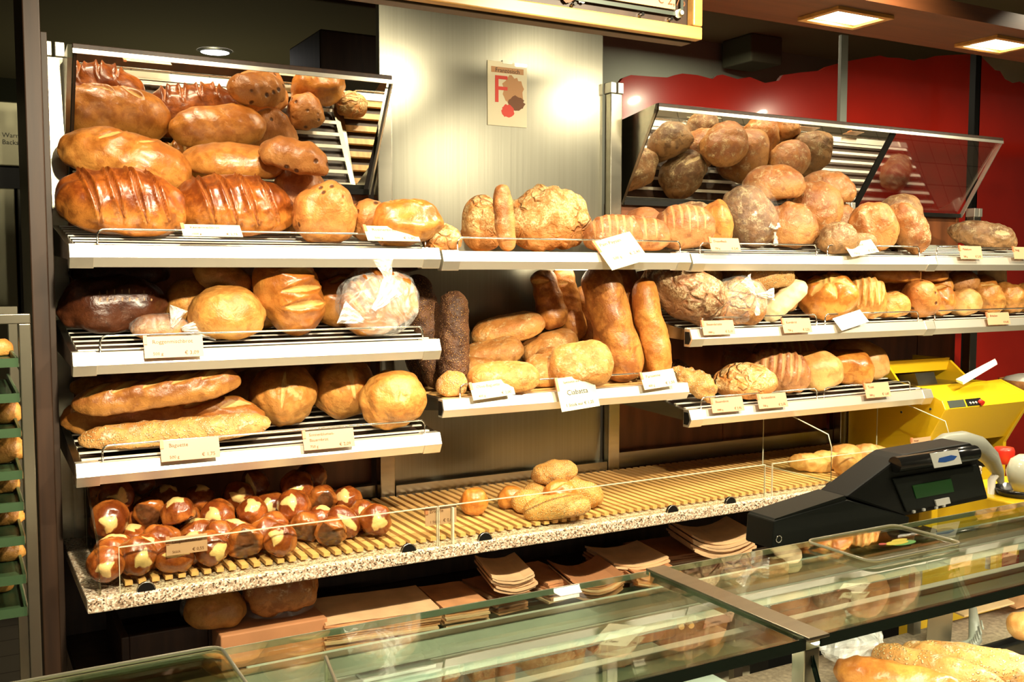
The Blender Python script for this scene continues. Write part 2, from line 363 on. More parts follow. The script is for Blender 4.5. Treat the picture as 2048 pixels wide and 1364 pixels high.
for x, t in ((.42, 'left bay'), (1.35, 'left half of the steel panel'), (2.28, 'right mirror'), (3.05, 'yellow slicer'), (4.0, 'right edge of the picture')):
    recessed(x, LY, 'recessed rectangular lamp in the wooden soffit above the '+t)
# adjustable spotlights above the counter, aimed at the shelves
for x, t in ((.25, 'end of the left bay'), (1.2, 'menu board'), (2.2, 'cash terminal'), (3.3, 'yellow slicer'), (4.3, 'far right buns')):
    r = thing('spotlight', (x, -1.16, 2.68), 'ceiling spotlight aimed at the shelves above the '+t, 'lamp', 'spotlights above the counter')
    part('stem', MB().cyl((x, -1.16, 2.70), 'z', .008, .30, 10), 'alu', r)
    part('shade', MB().tube([(x, -1.18, 2.74), (x, -1.162, 2.70), (x, -1.146, 2.67)], [.03, .05, .055], 20), 'black', r)
    lamp('bulb_light', (0, .035, -.035), SPOT_W, .07, (math.radians(31), 0, 0), spread=130, parent=r)
for x, t in ((.15, 'left bay'), (1.05, 'steel panel'), (2.1, 'right shelves'), (3.2, 'slicer')):
    r = thing('spotlight', (x, -2.1, 2.42), 'shop spotlight over the customers pointing at the '+t, 'lamp', 'spotlights over the customers')
    part('stem', MB().cyl((x, -2.1, 2.44), 'z', .008, .56, 10), 'alu', r)
    part('shade', MB().tube([(x, -2.14, 2.45), (x, -2.10, 2.43), (x, -2.07, 2.41)], [.03, .05, .055], 20), 'black', r)
    lamp('bulb_light', (0, .065, -.03), FRONT_W, .07, (math.radians(55), 0, 0), spread=75, parent=r)
lamp('back_ceiling_fill', (1.2, 3.6, 1.5), 5, .3, (math.pi, 0, 0), col=(1, .92, .6))  # added lamp, hidden behind the shelving, that lifts the dark ceiling
lamp('back_wall_fill', (3.3, 1.0, 2.9), 17, .3)  # added unseen lamp that brightens the grey wall behind the red panels
# downlight of the back room
c = PZ(430, 101, 3.0)
r = thing('ceiling_downlight', (c.x, c.y, 2.99), 'small round white downlight in the dark ceiling', 'lamp')
part('ring', MB().lathe((c.x, c.y, 2.985), [(.075, .014), (.09, .0), (.105, .014)], 32), 'alu', r)
part('diffuser', MB().lathe((c.x, c.y, 2.988), [(0, 0), (.085, 0), (.085, .01)], 32), 'lens_cool', r)
lamp('bulb_light', (0, 0, -.03), 1.6, .12, col=(1, .9, .7), parent=r)
# duct and box in the back room
whole('ceiling_box', MB().box(3.78, 4.02, 1.3, 1.55, 2.84, 3.0), 'olive_wall', 'grey box under the ceiling behind the red panels', 'box', bev=.01)
# red panels with ragged top edge
def red_panel(top, x_pad, zb, Y, label):
    pts = [PY(a, b, Y) for a, b in top]; poly = [(p.x, p.z) for p in pts]
    poly = [(poly[0][0], zb)]+poly+[(poly[-1][0], zb)]
    return whole('red_panel', MB().prism(poly, Y, Y+.02, 'y'), 'red', label, 'panel', 'red wall panels')
RY = .32
red_panel([(1237, 168), (1246, 156), (1262, 150), (1300, 153), (1335, 155), (1350, 150), (1365, 147), (1395, 150), (1425, 158), (1434, 151), (1445, 149), (1475, 158), (1500, 154), (1530, 166), (1558, 161), (1566, 150), (1600, 145), (1640, 141), (1655, 133), (1676, 127)], 0, .0, RY, 'glossy red panel with a ragged top edge behind the right mirror')
red_panel([(1696, 122), (1730, 116), (1760, 111), (1775, 115), (1800, 116), (1830, 122), (1838, 118), (1850, 118), (1870, 112), (1900, 110), (1941, 108)], 0, .0, RY, 'tall red panel right of the grey bar')
red_panel([(1962, 112), (1975, 125), (1990, 140), (2000, 142), (2010, 158), (2025, 166), (2040, 163), (2060, 172), (2120, 175), (2180, 170)], 0, .0, RY, 'dark red panel with ragged cream edge at the far right')
a = PY(1686, 135, RY); whole('grey_bar', MB().box(a.x-.022, a.x+.022, RY-.01, RY+.01, 0, 2.75), 'bar_grey', 'narrow grey bar between two red panels', 'bar', bev=.002)
a = PY(1951, 135, RY+.02); whole('gap_strip', MB().box(a.x-.022, a.x+.022, RY+.0, RY+.04, .7, 2.95), 'black', 'black strip for the dark gap between the two right red panels', 'post', bev=.002)  # black strip stands in for the shaded gap between the panels
a = PY(1955, 100, RY+.1); struct('wall_cream', MB().box(a.x, a.x+1.6, RY+.1, RY+.13, .7, 3.0), 'cream_wall', 'cream wall above the far right red panel')

# mirror hoods -----------------------------------------------------
MT, MBt = (-.15, 2.235), (.062, 1.915)
def mirror_hood(xa, xb, label, joints=(), left_cheek=True, clear=None):
    r = thing('mirror_hood', ((xa+xb)/2, 0, 1.9), label, 'mirror', 'tilted mirrors over the top shelves')
    (ty, tz), (by, bz) = MT, MBt; l = math.hypot(tz-bz, by-ty)
    nb = Vector((-(tz-bz)/l, -(by-ty)/l)); 
    back = lambda d: [(ty, tz), (by, bz), (by-nb.x*d, bz-nb.y*d), (ty-nb.x*d, tz-nb.y*d)]
    xm = clear or xb-.012
    part('mirror_pane', MB().prism(back(.006), xa+.012, xm), 'mirror', r)
    if clear: part('glass_pane', MB().prism(back(.004), clear+.001, xb-.012), 'half_mirror', r)
    part('back_plate', MB().prism([(y-nb.x*.0065, z-nb.y*.0065) for y, z in back(.012)], xa+.005, xm), 'wood_dark', r)
    part('top_rim', MB().box(xa, xb, ty-.012, ty+.02, tz-.002, tz+.016), 'wood_panel', r, .002)
    part('rim_strip', MB().box(xa, xb, ty-.014, ty-.008, tz-.010, tz+.002), 'alu', r)
    part('bottom_rim', MB().box(xa, xb, by-.016, by+.01, bz-.018, bz), 'black', r)
    for x in ([xa] if left_cheek else []):
        part('cheek', MB().prism([(ty-.008, tz+.012), (ty+.004, tz-.02), (by-.01, bz-.018), (.06, bz-.018), (.06, tz-.02)], x-.012, x), 'steel', r)
    part('cheek', MB().prism([(ty-.008, tz+.012), (ty-.008, tz-.004), (by-.018, bz-.018), (by+.002, bz-.018), (ty+.016, tz-.004)], xb, xb+.005), 'alu', r)
    for x in joints:
        part('joint_strip', MB().prism([(y+nb.x*.004, z+nb.y*.004) for y, z in back(.004)], x-.016, x+.016), 'black', r)
    return r
mirror_hood(.052, .965, 'tilted mirror with a brown top rim over the left top shelf')
mirror_hood(2.0, 3.97, 'long tilted mirror with a black joint strip over the right top shelf', (3.255,), clear=3.262)

# shelves ----------------------------------------------------------
def rail(mb, xa, xb, z, y=-.432, h=.040, rr=.016, r=.0028):
    pts = [(xa, y, z-.002)]
    pts += [(xa, y, z+h-rr)]+[(xa+rr-rr*math.cos(t), y, z+h-rr+rr*math.sin(t)) for t in (.4, .8, 1.2)]+[(xa+rr, y, z+h)]
    pts += [(xb-rr, y, z+h)]+[(xb-rr+rr*math.sin(t), y, z+h-rr+rr*math.cos(t)) for t in (.4, .8, 1.2)]+[(xb, y, z+h-rr), (xb, y, z-.002)]
    return mb.tube(pts, r, 8)
def shelf(xa, xb, z, label, rails, n=8, wood=False, endl=True, endr=True, dark_end=False, tilt=.15):
    r = thing('display_shelf', ((xa+xb)/2, -DS/2, z), label, 'shelf', 'bread display shelves')
    f = -DS
    prof = [(f, z), (f-.010, z-.030), (f+.004, z-.054), (f+.03, z-.054), (f+.03, z)]
    part('front_lip', MB().prism(prof, xa+.055 if endl else xa, xb-.055 if endr else xb), 'alu_pale', r)
    ends = ([(xa, xa+.055)] if endl else [])+([(xb-.055, xb)] if endr else [])
    for a, b in ends:
        g = .003; part('end_cap', MB().prism([(f+.001, z+g), (f-.010-g, z-.030), (f+.002, z-.054-g), (f+.032, z-.054-g), (f+.032, z+g)], a, b), 'alu', r, .001)
    if dark_end:
        part('open_end', MB().prism([(f+.004, z-.006), (f-.004, z-.030), (f+.006, z-.048), (f+.026, z-.048), (f+.026, z-.006)], xa-.002, xa+.001), 'black', r)
    for a, b in ((xa, xa+.018), (xb-.018, xb)):
        part('bracket', MB().prism([(f+.03, z), (f+.03, z-.035), (-.012, z-.08+tilt*.4), (-.012, z+tilt*.42)], a, b), 'steel', r)
    part('back_bar', MB().box(xa+.02, xb-.02, -.034, -.014, z-.02+tilt*.42, z-.002+tilt*.42), 'steel', r)
    part('base_plate', MB().prism([(f+.031, z-.022), (f+.031, z-.018), (-.036, z-.018+tilt*.40), (-.036, z-.022+tilt*.40)], xa+.019, xb-.019), 'wood_panel', r)
    m = None
    ys = [f+.045+(DS-.075)*i/(n-1) for i in range(n)]
    for i, y in enumerate(ys):
        if m is None:
            s = part('slat', MB().box(xa+.018, xb-.018, -(.011 if wood else .0065), .011 if wood else .0065, z-(.012 if wood else .0045), z-.001), 'wood_slat' if wood else 'slat_white', r); m = s.data
        else: s = link('slat', m, None, r)
        s.location = (0, y, tilt*(y-f))
    for a, b in rails: part('guard_rail', rail(MB(), a, b, z), 'chrome', r)
    return r
def xr(px, py, Y=-.432): return PY(px, py, Y).x
shelf(.0, X1-.012, ZA, 'top left shelf under the tilted mirror with two price cards', [(xr(195, 480), xr(850, 480))])
shelf(.0, X1-.012, ZB, 'middle left shelf holding bagged loaves', [(xr(200, 690), xr(845, 670))])
shelf(.0, X1-.012, ZC, 'lower left shelf holding baguettes and round loaves', [(xr(205, 910), xr(850, 860))])
shelf(X1-.004, X2-.008, ZA-.006, 'top shelf in front of the steel panel', [(xr(915, 490), xr(1360, 490))], wood=True, tilt=0)
shelf(X1-.004, X2-.008, ZE, 'middle shelf in front of the steel panel with ciabatta', [(xr(920, 790), xr(1352, 765))], wood=True, endl=False, endr=False, dark_end=True, tilt=0)
shelf(X2, X3, ZA-.01, 'top right shelf with floured loaves', [(xr(1400, 500), xr(1633, 500)), (xr(1655, 500), xr(1838, 510))])
shelf(X2, X3, ZB, 'middle right shelf with sliced and round loaves', [(xr(1402, 660), xr(1633, 650)), (xr(1650, 650), xr(1836, 640))], dark_end=True)
shelf(X2, X3, ZC, 'lower right shelf ending at the yellow slicer', [(xr(1402, 820), xr(1634, 800)), (xr(1648, 800), xr(1820, 780))], dark_end=True)
shelf(X3+.004, X4+.06, ZA-.01, 'short top shelf at the right edge', [(X3+.03, X4-.1)], endl=False)
shelf(X3+.004, X4+.06, ZB, 'short middle shelf at the right edge with piled rolls', [(X3+.03, X4-.1)], endl=False)

# stone ledge -----------------------------------------------------
r = thing('stone_ledge', (1.5, -.3, ZL), 'long speckled stone ledge under the shelves', 'ledge')
part('slab', MB().box(.0, X3+.1, -DL, -.012, ZL-.034, ZL), 'granite', r, .004)
g = thing('slatted_mat', (1.55, -.3, ZL+.001), 'long mat of narrow wooden slats on the stone ledge', 'mat')
m = None; x = .10; k = 0
while x < X3-.03:
    if m is None:
        s = part('slat', MB().box(.10-.0088, .10+.0088, -DL+.052, -.03, ZL+.006, ZL+.016), 'wood_slat', g); m = s.data; x0 = x
    else: s = link('slat', m, None, g)
    s.location = (x-x0, 0, 0); x += .0312
part('runner', MB().box(.09, X3-.03, -.50, -.485, ZL+.001, ZL+.0065), 'wood_slat', g); part('runner', MB().box(.09, X3-.03, -.12, -.105, ZL+.001, ZL+.0065), 'wood_slat', g)
# clear front panes on the ledge
def pane(xa, xb, z1, label):
    r = thing('ledge_glass', ((xa+xb)/2, -.60, ZL), label, 'glass pane', 'clear panes along the ledge')
    part('sheet', MB().box(xa, xb, -.603, -.597, ZL+.001, z1-.002), 'glass', r)
    part('polished_edge', MB().box(xa, xb, -.603, -.597, z1-.002, z1).box(xa-.0015, xa, -.603, -.597, ZL+.001, z1).box(xb, xb+.0015, -.603, -.597, ZL+.001, z1), 'glass_edge', r)
pane(.075, .905, .993, 'clear pane in front of the pretzel rolls'); pane(.912, 2.125, .993, 'clear pane in front of the sesame rolls'); pane(2.16, X3, .993, 'clear pane in front of the pale rolls on the right')
for px, py, t in ((292, 1172, 'left end of the pretzel rolls'), (817, 1098, 'empty slats left of centre'), (970, 1078, 'small price card'), (1345, 1026, 'empty slats right of the sesame rolls'), (1461, 1005, 'glass divider'), (1662, 972, 'black cash terminal')):
    p = PY(px, py, -.612)
    r = thing('pane_clip', (p.x, -.608, ZL), 'round dark clip holding the glass pane near the '+t, 'clip', 'round clips on the ledge')
    hc = [(.021*math.cos(a), .021*math.sin(a)) for a in [math.pi*i/14 for i in range(15)]]
    part('half_disc', MB().prism([(p.x+u, ZL+.001+v) for u, v in hc], -.6145, -.604, 'y'), 'black_gloss', r)
    part('rim', MB().tube([(p.x+u*1.02, -.6145, ZL+.001+v*1.02) for u, v in hc], .0014, 6), 'chrome', r)
# glass dividers across the ledge
def divider(X, dy, label):
    poly = [(-.25+dy, ZL+.018), (-.25+dy, 1.112), (-.40+dy, 1.108), (-.575+dy, 1.065), (-.592+dy, 1.02), (-.592+dy, ZL+.018)]
    r = thing('glass_divider', (X, -.4, ZL), label, 'glass divider', 'glass dividers on the ledge')
    part('sheet', MB().prism(poly, X-.003, X+.003), 'glass', r)
    part('polished_edge', MB().tube([(X, y, z) for y, z in poly+poly[:1]], .0022, 6), 'glass_edge', r)
divider(2.449, 0, 'clear upright divider on the ledge under the lower right shelf'); divider(3.08, 0, 'clear upright divider in front of the slicer side')
r = thing('side_glass', (.03, -.3, ZL), 'clear side pane at the left end of the ledge', 'glass pane')
part('sheet', MB().prism([(-.05, ZL+.001), (-.05, 1.10), (-.40, 1.10), (-.58, 1.0), (-.595, ZL+.001)], .028, .034), 'glass', r)
part('polished_edge', MB().tube([(.031, y, z) for y, z in ((-.05, 1.10), (-.40, 1.10), (-.58, 1.0), (-.595, ZL+.003))], .0015, 6), 'acrylic', r)
# ------------------------------------------------------------------ bread
def bread_mesh(name, L, W, H, n=2.4, m=2.0, flat=.36, slashes=(), sw=.05, sd=.05, bend=0, lump=.065, seed=0, taper=0, res=(40, 30), e=1.0, lf=2.2, tops=None):
    rg = np.random.RandomState(seed); NT, NA = res
    t = -np.cos(np.pi*np.arange(1, NT)/NT); th = 2*np.pi*np.arange(NA)/NA
    T, A = np.meshgrid(t, th, indexing='ij')
    R = (1-np.abs(T)**n)**(1/m)*(1+taper*T)
    c = np.sign(np.cos(A))*np.abs(np.cos(A))**e; s = np.sin(A)
    x = T*L/2; y = W/2*R*c
    z = np.where(s > 0, np.abs(s)**e*(1-flat)*H*R, -np.abs(s)**.55*flat*H*np.maximum(R, 0)**.7)
    y = y+bend*W*(T**2-.3)
    P = np.stack([x, y, z], -1)
    nrm = np.stack([np.sign(T)*np.abs(T)**4, c*R, s], -1); nrm /= np.linalg.norm(nrm, axis=-1, keepdims=True)+1e-9
    Q = np.stack([x, y, z], -1)/max(W, H)*lf
    d = np.zeros_like(T)
    for k in range(9):
        f = rg.normal(size=3)*(1.0+.35*k); d += np.sin(Q@f*2+rg.rand()*6.28)/(1.5+k)
    for k in range(6):
        f = rg.normal(size=3)*5.5; d += .16*np.sin(Q@f+rg.rand()*6.28)
    d *= lump*H*.55
    up = np.clip(s, 0, 1)
    S = (np.where(A > 1.5*math.pi, A-2*math.pi, A)-math.pi/2)/(math.pi/2)   # -1..1 across the top, front side = +
    cut = np.zeros_like(T)
    for (t0, s0, t1, s1) in slashes:
        ax = L/2; ay = W*.75
        px, py = T*ax, S*ay; ux, uy = (t1-t0)*ax, (s1-s0)*ay; l2 = ux*ux+uy*uy+1e-9
        k = np.clip(((px-t0*ax)*ux+(py-s0*ay)*uy)/l2, 0, 1)
        dist = np.hypot(px-t0*ax-k*ux, py-s0*ay-k*uy); wl = sw*W*(1-.75*np.abs(2*k-1)**2)+1e-4
        g = np.exp(-(dist/wl)**2); cut = np.maximum(cut, g)
        d += H*sd*(-g+.6*np.exp(-((dist-2.0*wl)/wl)**2))
    P = P+nrm*d[..., None]
    V = [(-L/2, bend*W*.7, 0)]+[tuple(p) for p in P.reshape(-1, 3)]+[(L/2, bend*W*.7, 0)]
    Fc = []; n_ = NT-1
    for i in range(n_-1):
        a = 1+i*NA; b = a+NA
        Fc += [(a+j, a+(j+1) % NA, b+(j+1) % NA, b+j) for j in range(NA)]
    Fc += [(0, 1+(j+1) % NA, 1+j) for j in range(NA)]; q = 1+(n_-1)*NA; last = len(V)-1
    Fc += [(last, q+j, q+(j+1) % NA) for j in range(NA)]
    me = bpy.data.meshes.new(name); me.from_pydata(V, [], [tuple(reversed(f)) for f in Fc]); me.polygons.foreach_set('use_smooth', [True]*len(Fc))
    def at(nm, arr, e0=0):
        a = me.attributes.new(nm, 'FLOAT', 'POINT'); a.data.foreach_set('value', np.concatenate([[e0], arr.reshape(-1), [e0]]).astype(np.float32))
    at('bake', np.clip(up*1.1, 0, 1)*(.55+.45*np.sqrt(np.clip(R, 0, 1))), .3); at('cut', cut); at('base', np.clip(-s*1.6-.75, 0, 1))
    me.update(); return me
# default slash patterns
DIAG = [(a-.12, -.35, a+.12, .75) for a in (-.55, -.22, .12, .45)]
DIAG5 = [(a-.20, -.3, a+.18, .95) for a in (-.48, -.14, .20, .54)]
BAG = [(a-.16, .30, a+.18, -.22) for a in (-.7, -.35, 0, .35, .7)]
CROSS = [(-.75, 0, .75, 0), (0, -.62, 0, .62)]
LONG = [(-.7, .1, .7, -.1)]
ONE = [(-.55, .15, .55, -.1)]
STRIPE = [(a, .85, a+.04, -.75) for a in (-.7, -.45, -.2, .05, .3, .55)]
STAR = [(0, 0, .8*math.cos(k), .55*math.sin(k)) for k in (.3, 1.35, 2.4, 3.45, 4.5, 5.55)]
SEEDN = [0]
BODIES = []
TILTED = (ZA, ZB, ZC, ZA-.01)
def body(o, L, W, H, fl, n, m, sit, px, ledge=False):
    co = np.empty(len(o.data.vertices)*3, np.float32); o.data.vertices.foreach_get('co', co); co = co.reshape(-1, 3)
    M = np.array(o.matrix_world); R = M[:3, :3]; sc = np.linalg.norm(R[:, 0])
    BODIES.append(dict(o=o, P=(co[::max(1, len(co)//260)]@R.T), Ri=np.linalg.inv(R), R=R, t=M[:3, 3].copy(), L=L, W=W, H=H, fl=fl, n=n, m=m, sit=sit, px=px, s=sc, rad=max(L, W, H)*.5*sc*1.1,
                       lo=(co@R.T).min(0), hi=(co@R.T).max(0), ledge=ledge, tl=.15 if sit in TILTED else 0, push=np.zeros(3), t00=M[:3, 3].copy()))
def relax(its):
    # settle the piles: loaves that press into each other slide apart, mostly along the shelf's depth
    for it in range(its):
        for b in BODIES: b['push'] = np.zeros(3)
        moved = 0
        for i, a in enumerate(BODIES):
            for b in BODIES[i+1:]:
                d = a['t']-b['t']
                if np.dot(d, d) > (a['rad']+b['rad'])**2: continue
                pen = 0
                for u, v in ((a, b), (b, a)):
                    q = (u['P']+u['t']-v['t'])@v['Ri'].T
                    T = np.clip(np.abs(q[:, 0])/(v['L']/2), 0, 1); Rr = (1-T**v['n'])**(1/v['m'])
                    zz = np.where(q[:, 2] > 0, q[:, 2]/((1-v['fl'])*v['H']), q[:, 2]/(v['fl']*v['H']))
                    r = np.hypot(q[:, 1]/(v['W']/2), zz); r = np.where(q[:, 2] < 0, np.maximum(np.abs(q[:, 1]/(v['W']/2)), np.abs(zz)), r)
                    pen = max(pen, float((Rr-r).max())*min(v['W']/2, (1-v['fl'])*v['H'])*v['s'])
                if pen < .0015: continue
                moved += 1
                yp = YAW+math.atan(((a['px']+b['px'])/2-1024)/F); vw = np.array((math.sin(yp), math.cos(yp), 0)); rt = np.array((math.cos(yp), -math.sin(yp), 0)); up = np.array((0, 0, 1.))
                e = vw*np.dot(d, vw)*1.6+rt*np.dot(d, rt)*.30+up*np.dot(d, up)*.45
                e /= np.linalg.norm(e)+1e-9; e *= min(pen, .02)*.42
                wa = .15 if a['t00'][1] < -.2 else 1.; wb = .15 if b['t00'][1] < -.2 else 1.; a['push'] += e*2*wa/(wa+wb); b['push'] -= e*2*wb/(wa+wb)
        for b in BODIES:
            p = np.clip(b['push'], -.012, .012); t0 = b['t'].copy()
            if b['sit'] is not None: p[2] = 0
            else: p[2] -= .0012
            yp = YAW+math.atan((b['px']-1024)/F); rt = np.array((math.cos(yp), -math.sin(yp), 0))
            p = p-rt*np.dot(t0-b['t00'], rt)*.16                     # stay where the photograph shows it
            if b['sit'] is None: p[2] -= (t0-b['t00'])[2]*.10
            vw = np.array((math.sin(yp), math.cos(yp), 0)); p = p-vw*np.dot(t0-b['t00'], vw)*(.10 if b['t00'][1] < -.2 else .03)
            t = t0+p
            xl = .036 if b['ledge'] else (-.012 if t0[0] < 1.2 else -9)
            if t[0]+b['lo'][0] < xl: t[0] += min(.01, xl-t[0]-b['lo'][0])
            f, k = (-.585, -.03) if b['ledge'] else (-.426, .015)
            if t[1]+b['lo'][1] < f: t[1] += min(.008, f-t[1]-b['lo'][1])
            if t[1]+b['hi'][1] > k: t[1] -= min(.008, t[1]+b['hi'][1]-k)
            if b['ledge']: t[2] = max(t[2], ZL+.0165-b['lo'][2])
            if b['sit'] is not None: t[2] = t0[2]+b['tl']*(t[1]-t0[1])
            b['t'] = t
    for b in BODIES:
        M = b['o'].matrix_world.copy(); M.translation = Vector(b['t']); b['o'].matrix_world = M
    return moved
def loaf(name, mat, px, py, l, w, h, Y, label, sit=None, a=None, lean=12, rot=0, group=None, cat='bread', sl=(), drop=None, shift=.09, **kw):
    """one loaf: px,py where its middle shows, l/w/h its size (in photograph pixels at its own distance), Y its depth on the shelf"""
    SEEDN[0] += 1
    c = PY(px, py, Y); S = SPX(c)
    L, W, H = l*S, w*S, h*S
    yp = YAW+math.atan((px-1024)/F)
    if a is None: a = -yp*57.3*.75
    kw.setdefault('seed', SEEDN[0])
    big = max(l, w)
    kw.setdefault('res', (120, 64) if sl and big > 170 else (72, 44) if sl else (56, 40) if big > 150 else ((44, 32) if big > 80 else (32, 24)))
    me = bread_mesh(name, L, W, H, slashes=sl, **kw); fl = kw.get('flat', .36)
    view = Vector((-math.sin(yp), -math.cos(yp), 0)); right = Vector((math.cos(yp), -math.sin(yp), 0))
    M = Matrix.Rotation(math.radians(rot), 4, view) @ Matrix.Rotation(math.radians(lean), 4, right) @ Matrix.Rotation(math.radians(a), 4, 'Z') @ Matrix.Translation((0, 0, -(1-2*fl)/2*H))
    if sit is not None:
        co = np.empty(len(me.vertices)*3, np.float32); me.vertices.foreach_get('co', co); co = co.reshape(-1, 3)
        R = np.array(M); zmin = (co@R[2, :3]+R[2, 3]).min()
        tl = .15 if sit in TILTED else 0                  # display shelves slope up towards the back
        d = ray(px, py); Yn = Y
        need = sit+tl*(Yn+.45)-zmin                       # centre height that lets it rest on the shelf
        if abs(d.z/d.y) > .03:
            for _ in range(4):
                Yn = CAM.y+(need-CAM.z)/d.z*d.y; Yn = min(max(Yn, Y-shift), Y+shift); Yn = min(max(Yn, -.42), -.05) if Y > -.45 else Yn
                need = sit+tl*(Yn+.45)-zmin
            c = PY(px, py, Yn)
        c.z = need-.0005
    o = link(name, me, mat); o.matrix_world = Matrix.Translation(c) @ M
    body(o, L, W, H, fl, kw.get('n', 2.4), kw.get('m', 2.0), sit, px)
    return tag(o, label, cat, group)
A, B_, C_, E_ = ZA, ZB, ZC, ZE
# ---- top left shelf
g = 'loaves on the top left shelf'
loaf('bread_loaf', 'glossy', 240, 405, 248, 150, 122, -.32, 'shiny reddish brown loaf with diagonal slashes at the front left of the top shelf', A, lean=32, rot=-5, sl=DIAG5, sw=.022, sd=.10, n=2.7, group=g)
loaf('bread_loaf', 'glossy', 474, 412, 240, 150, 112, -.32, 'shiny golden brown slashed loaf behind the first price card', A, lean=32, rot=-4, sl=DIAG5, sw=.022, sd=.10, n=2.6, group=g)
loaf('round_loaf', 'raisin', 650, 400, 122, 118, 112, -.31, 'orange brown raisin loaf standing beside the slashed loaf', A, lean=50, n=2.2, lump=.07, group=g)
loaf('round_loaf', 'raisin', 745, 420, 88, 84, 78, -.27, 'small raisin loaf half hidden behind the pale oval loaf', A, lean=40, n=2.2, lump=.07, group=g)
loaf('bread_loaf', 'golden', 818, 426, 138, 96, 80, -.34, 'pale oval loaf at the right end of the top left shelf', A, lean=25, rot=6, lump=.1, sl=[(-.3, -.2, .5, .1)], group=g)
loaf('bread_loaf', 'golden', 262, 318, 262, 130, 104, -.20, 'long glossy golden loaf lying on top of the slashed loaves', lean=22, rot=-13, n=2.8, lump=.05, sl=[(-.45, .4, -.1, .0), (.1, .3, .4, -.1)], sw=.05, sd=.05, group=g)
loaf('bread_loaf', 'golden', 498, 346, 212, 110, 64, -.18, 'flat glossy golden loaf lying on top of the second slashed loaf', lean=18, rot=-3, n=2.6, group=g)
loaf('bread_loaf', 'golden', 440, 392, 190, 95, 90, -.11, 'golden loaf lying at the back of the top left shelf', A, lean=20, sl=DIAG, n=2.6, group=g)
loaf('round_loaf', 'raisin', 585, 372, 140, 95, 130, -.13, 'raisin loaf at the back between the two piles', A, lean=20, lump=.08, group=g)
loaf('bread_loaf', 'golden', 200, 395, 150, 95, 95, -.11, 'golden loaf at the back left corner under the mirror', A, lean=20, group=g)
loaf('round_loaf', 'raisin', 588, 312, 140, 80, 64, -.20, 'speckled loaf lying on the back raisin loaf', lean=20, rot=-16, lump=.08, group=g)
# ---- top shelf before the steel panel
g = 'loaves on the top shelf before the steel panel'; D = ZA-.006
loaf('rustic_loaf', 'rustic', 1090, 436, 186, 112, 122, -.26, 'large cracked farmhouse loaf in the middle of the top shelf', D, lean=24, a=-20, n=2.3, lump=.075, flat=.3, group=g, sl=[(-.5, .3, .3, -.1)], sd=.05)
loaf('rustic_loaf', 'rustic', 963, 440, 88, 100, 112, -.24, 'cracked farmhouse loaf left of the large one', D, lean=30, n=2.3, lump=.075, flat=.3, group=g)
loaf('bread_slice', 'rye_brown', 1012, 432, 132, 40, 34, -.34, 'thick brown crusted slice standing against the large farmhouse loaf', D, lean=58, rot=97, a=-30, n=4, group=g)
loaf('rustic_loaf', 'rustic', 893, 471, 76, 70, 44, -.34, 'low pale crusty piece at the left end of the middle top shelf', D, lean=20, lump=.12, group=g)
loaf('bread_loaf', 'pink_crust', 1230, 443, 112, 80, 70, -.22, 'striped pinkish loaf behind the tilted price card', D, lean=22, sl=STRIPE, sw=.035, sd=.01, group=g)
loaf('bread_loaf', 'pink_crust', 1274, 466, 172, 90, 70, -.36, 'striped pinkish loaf at the right end of the middle top shelf', D, lean=22, sl=STRIPE, sw=.035, sd=.01, n=2.7, group=g)
# ---- top right shelf
g = 'loaves on the top right shelf'; Fz = ZA-.01
loaf('bread_loaf', 'pink_crust', 1352, 420, 118, 90, 82, -.22, 'pinkish brown loaf with faint stripes beside the steel upright', Fz, lean=22, sl=STRIPE, sw=.03, sd=.01, group=g)
loaf('bread_loaf', 'pink_crust', 1291, 416, 86, 80, 70, -.14, 'rosy loaf half hidden at the left end of the right mirror', Fz, lean=15, group=g)
loaf('bread_loaf', 'baguette_brown', 1426, 416, 78, 80, 92, -.22, 'golden wedge shaped loaf left of the bagged grey loaf', Fz, lean=20, lump=.1, taper=.2, group=g)
BG3 = loaf('rye_loaf', 'rye_floured', 1502, 436, 132, 100, 78, -.34, 'dark flour dusted loaf standing in a clear bag', Fz, lean=70, rot=-68, n=3, group=g)
loaf('rye_loaf', 'rye_brown', 1620, 437, 132, 118, 90, -.30, 'big flour dusted brown loaf standing at the middle of the right shelf', Fz, lean=62, rot=75, n=2.3, taper=.12, sl=(), group=g)
loaf('rye_loaf', 'rye_brown', 1546, 362, 124, 90, 68, -.19, 'brown oval loaf lying on top of the standing loaves', lean=15, rot=-3, group=g)
loaf('rye_loaf', 'rye_brown', 1655, 376, 112, 80, 62, -.15, 'dusty golden loaf lying behind the big brown loaf', lean=15, rot=-10, group=g)
loaf('rye_loaf', 'rye_brown', 1747, 432, 92, 80, 92, -.26, 'golden brown loaf behind the dark cut piece', Fz, lean=40, rot=10, group=g)
loaf('rye_loaf', 'rye_floured', 1795, 422, 112, 88, 84, -.22, 'pale floured loaf behind the narrow brown loaf', Fz, lean=60, rot=75, group=g)
loaf('rye_loaf', 'rye_floured', 1722, 466, 100, 60, 38, -.37, 'low dark cut loaf lying before the golden brown loaf', Fz, lean=5, n=6, e=.6, group=g)
loaf('rye_loaf', 'rye_brown', 1838, 452, 110, 60, 62, -.34, 'narrow smooth brown loaf standing on end near the slats', Fz, lean=45, rot=-72, n=2.6, group=g)
loaf('rye_loaf', 'rye_floured', 1966, 478, 136, 62, 52, -.30, 'long floured grey loaf at the right edge of the top shelf', Fz, lean=15, rot=-14, n=2.6, sl=[(.2, .6, .7, .4)], sd=.08, sw=.09, group=g)
loaf('rye_loaf', 'rye_floured', 1385, 402, 112, 80, 80, -.11, 'floured loaf at the back left under the right mirror', Fz, lean=10, group=g)
loaf('rye_loaf', 'rye_floured', 1480, 408, 112, 84, 88, -.10, 'floured loaf at the back behind the bagged loaf', Fz, lean=10, sl=ONE, group=g)
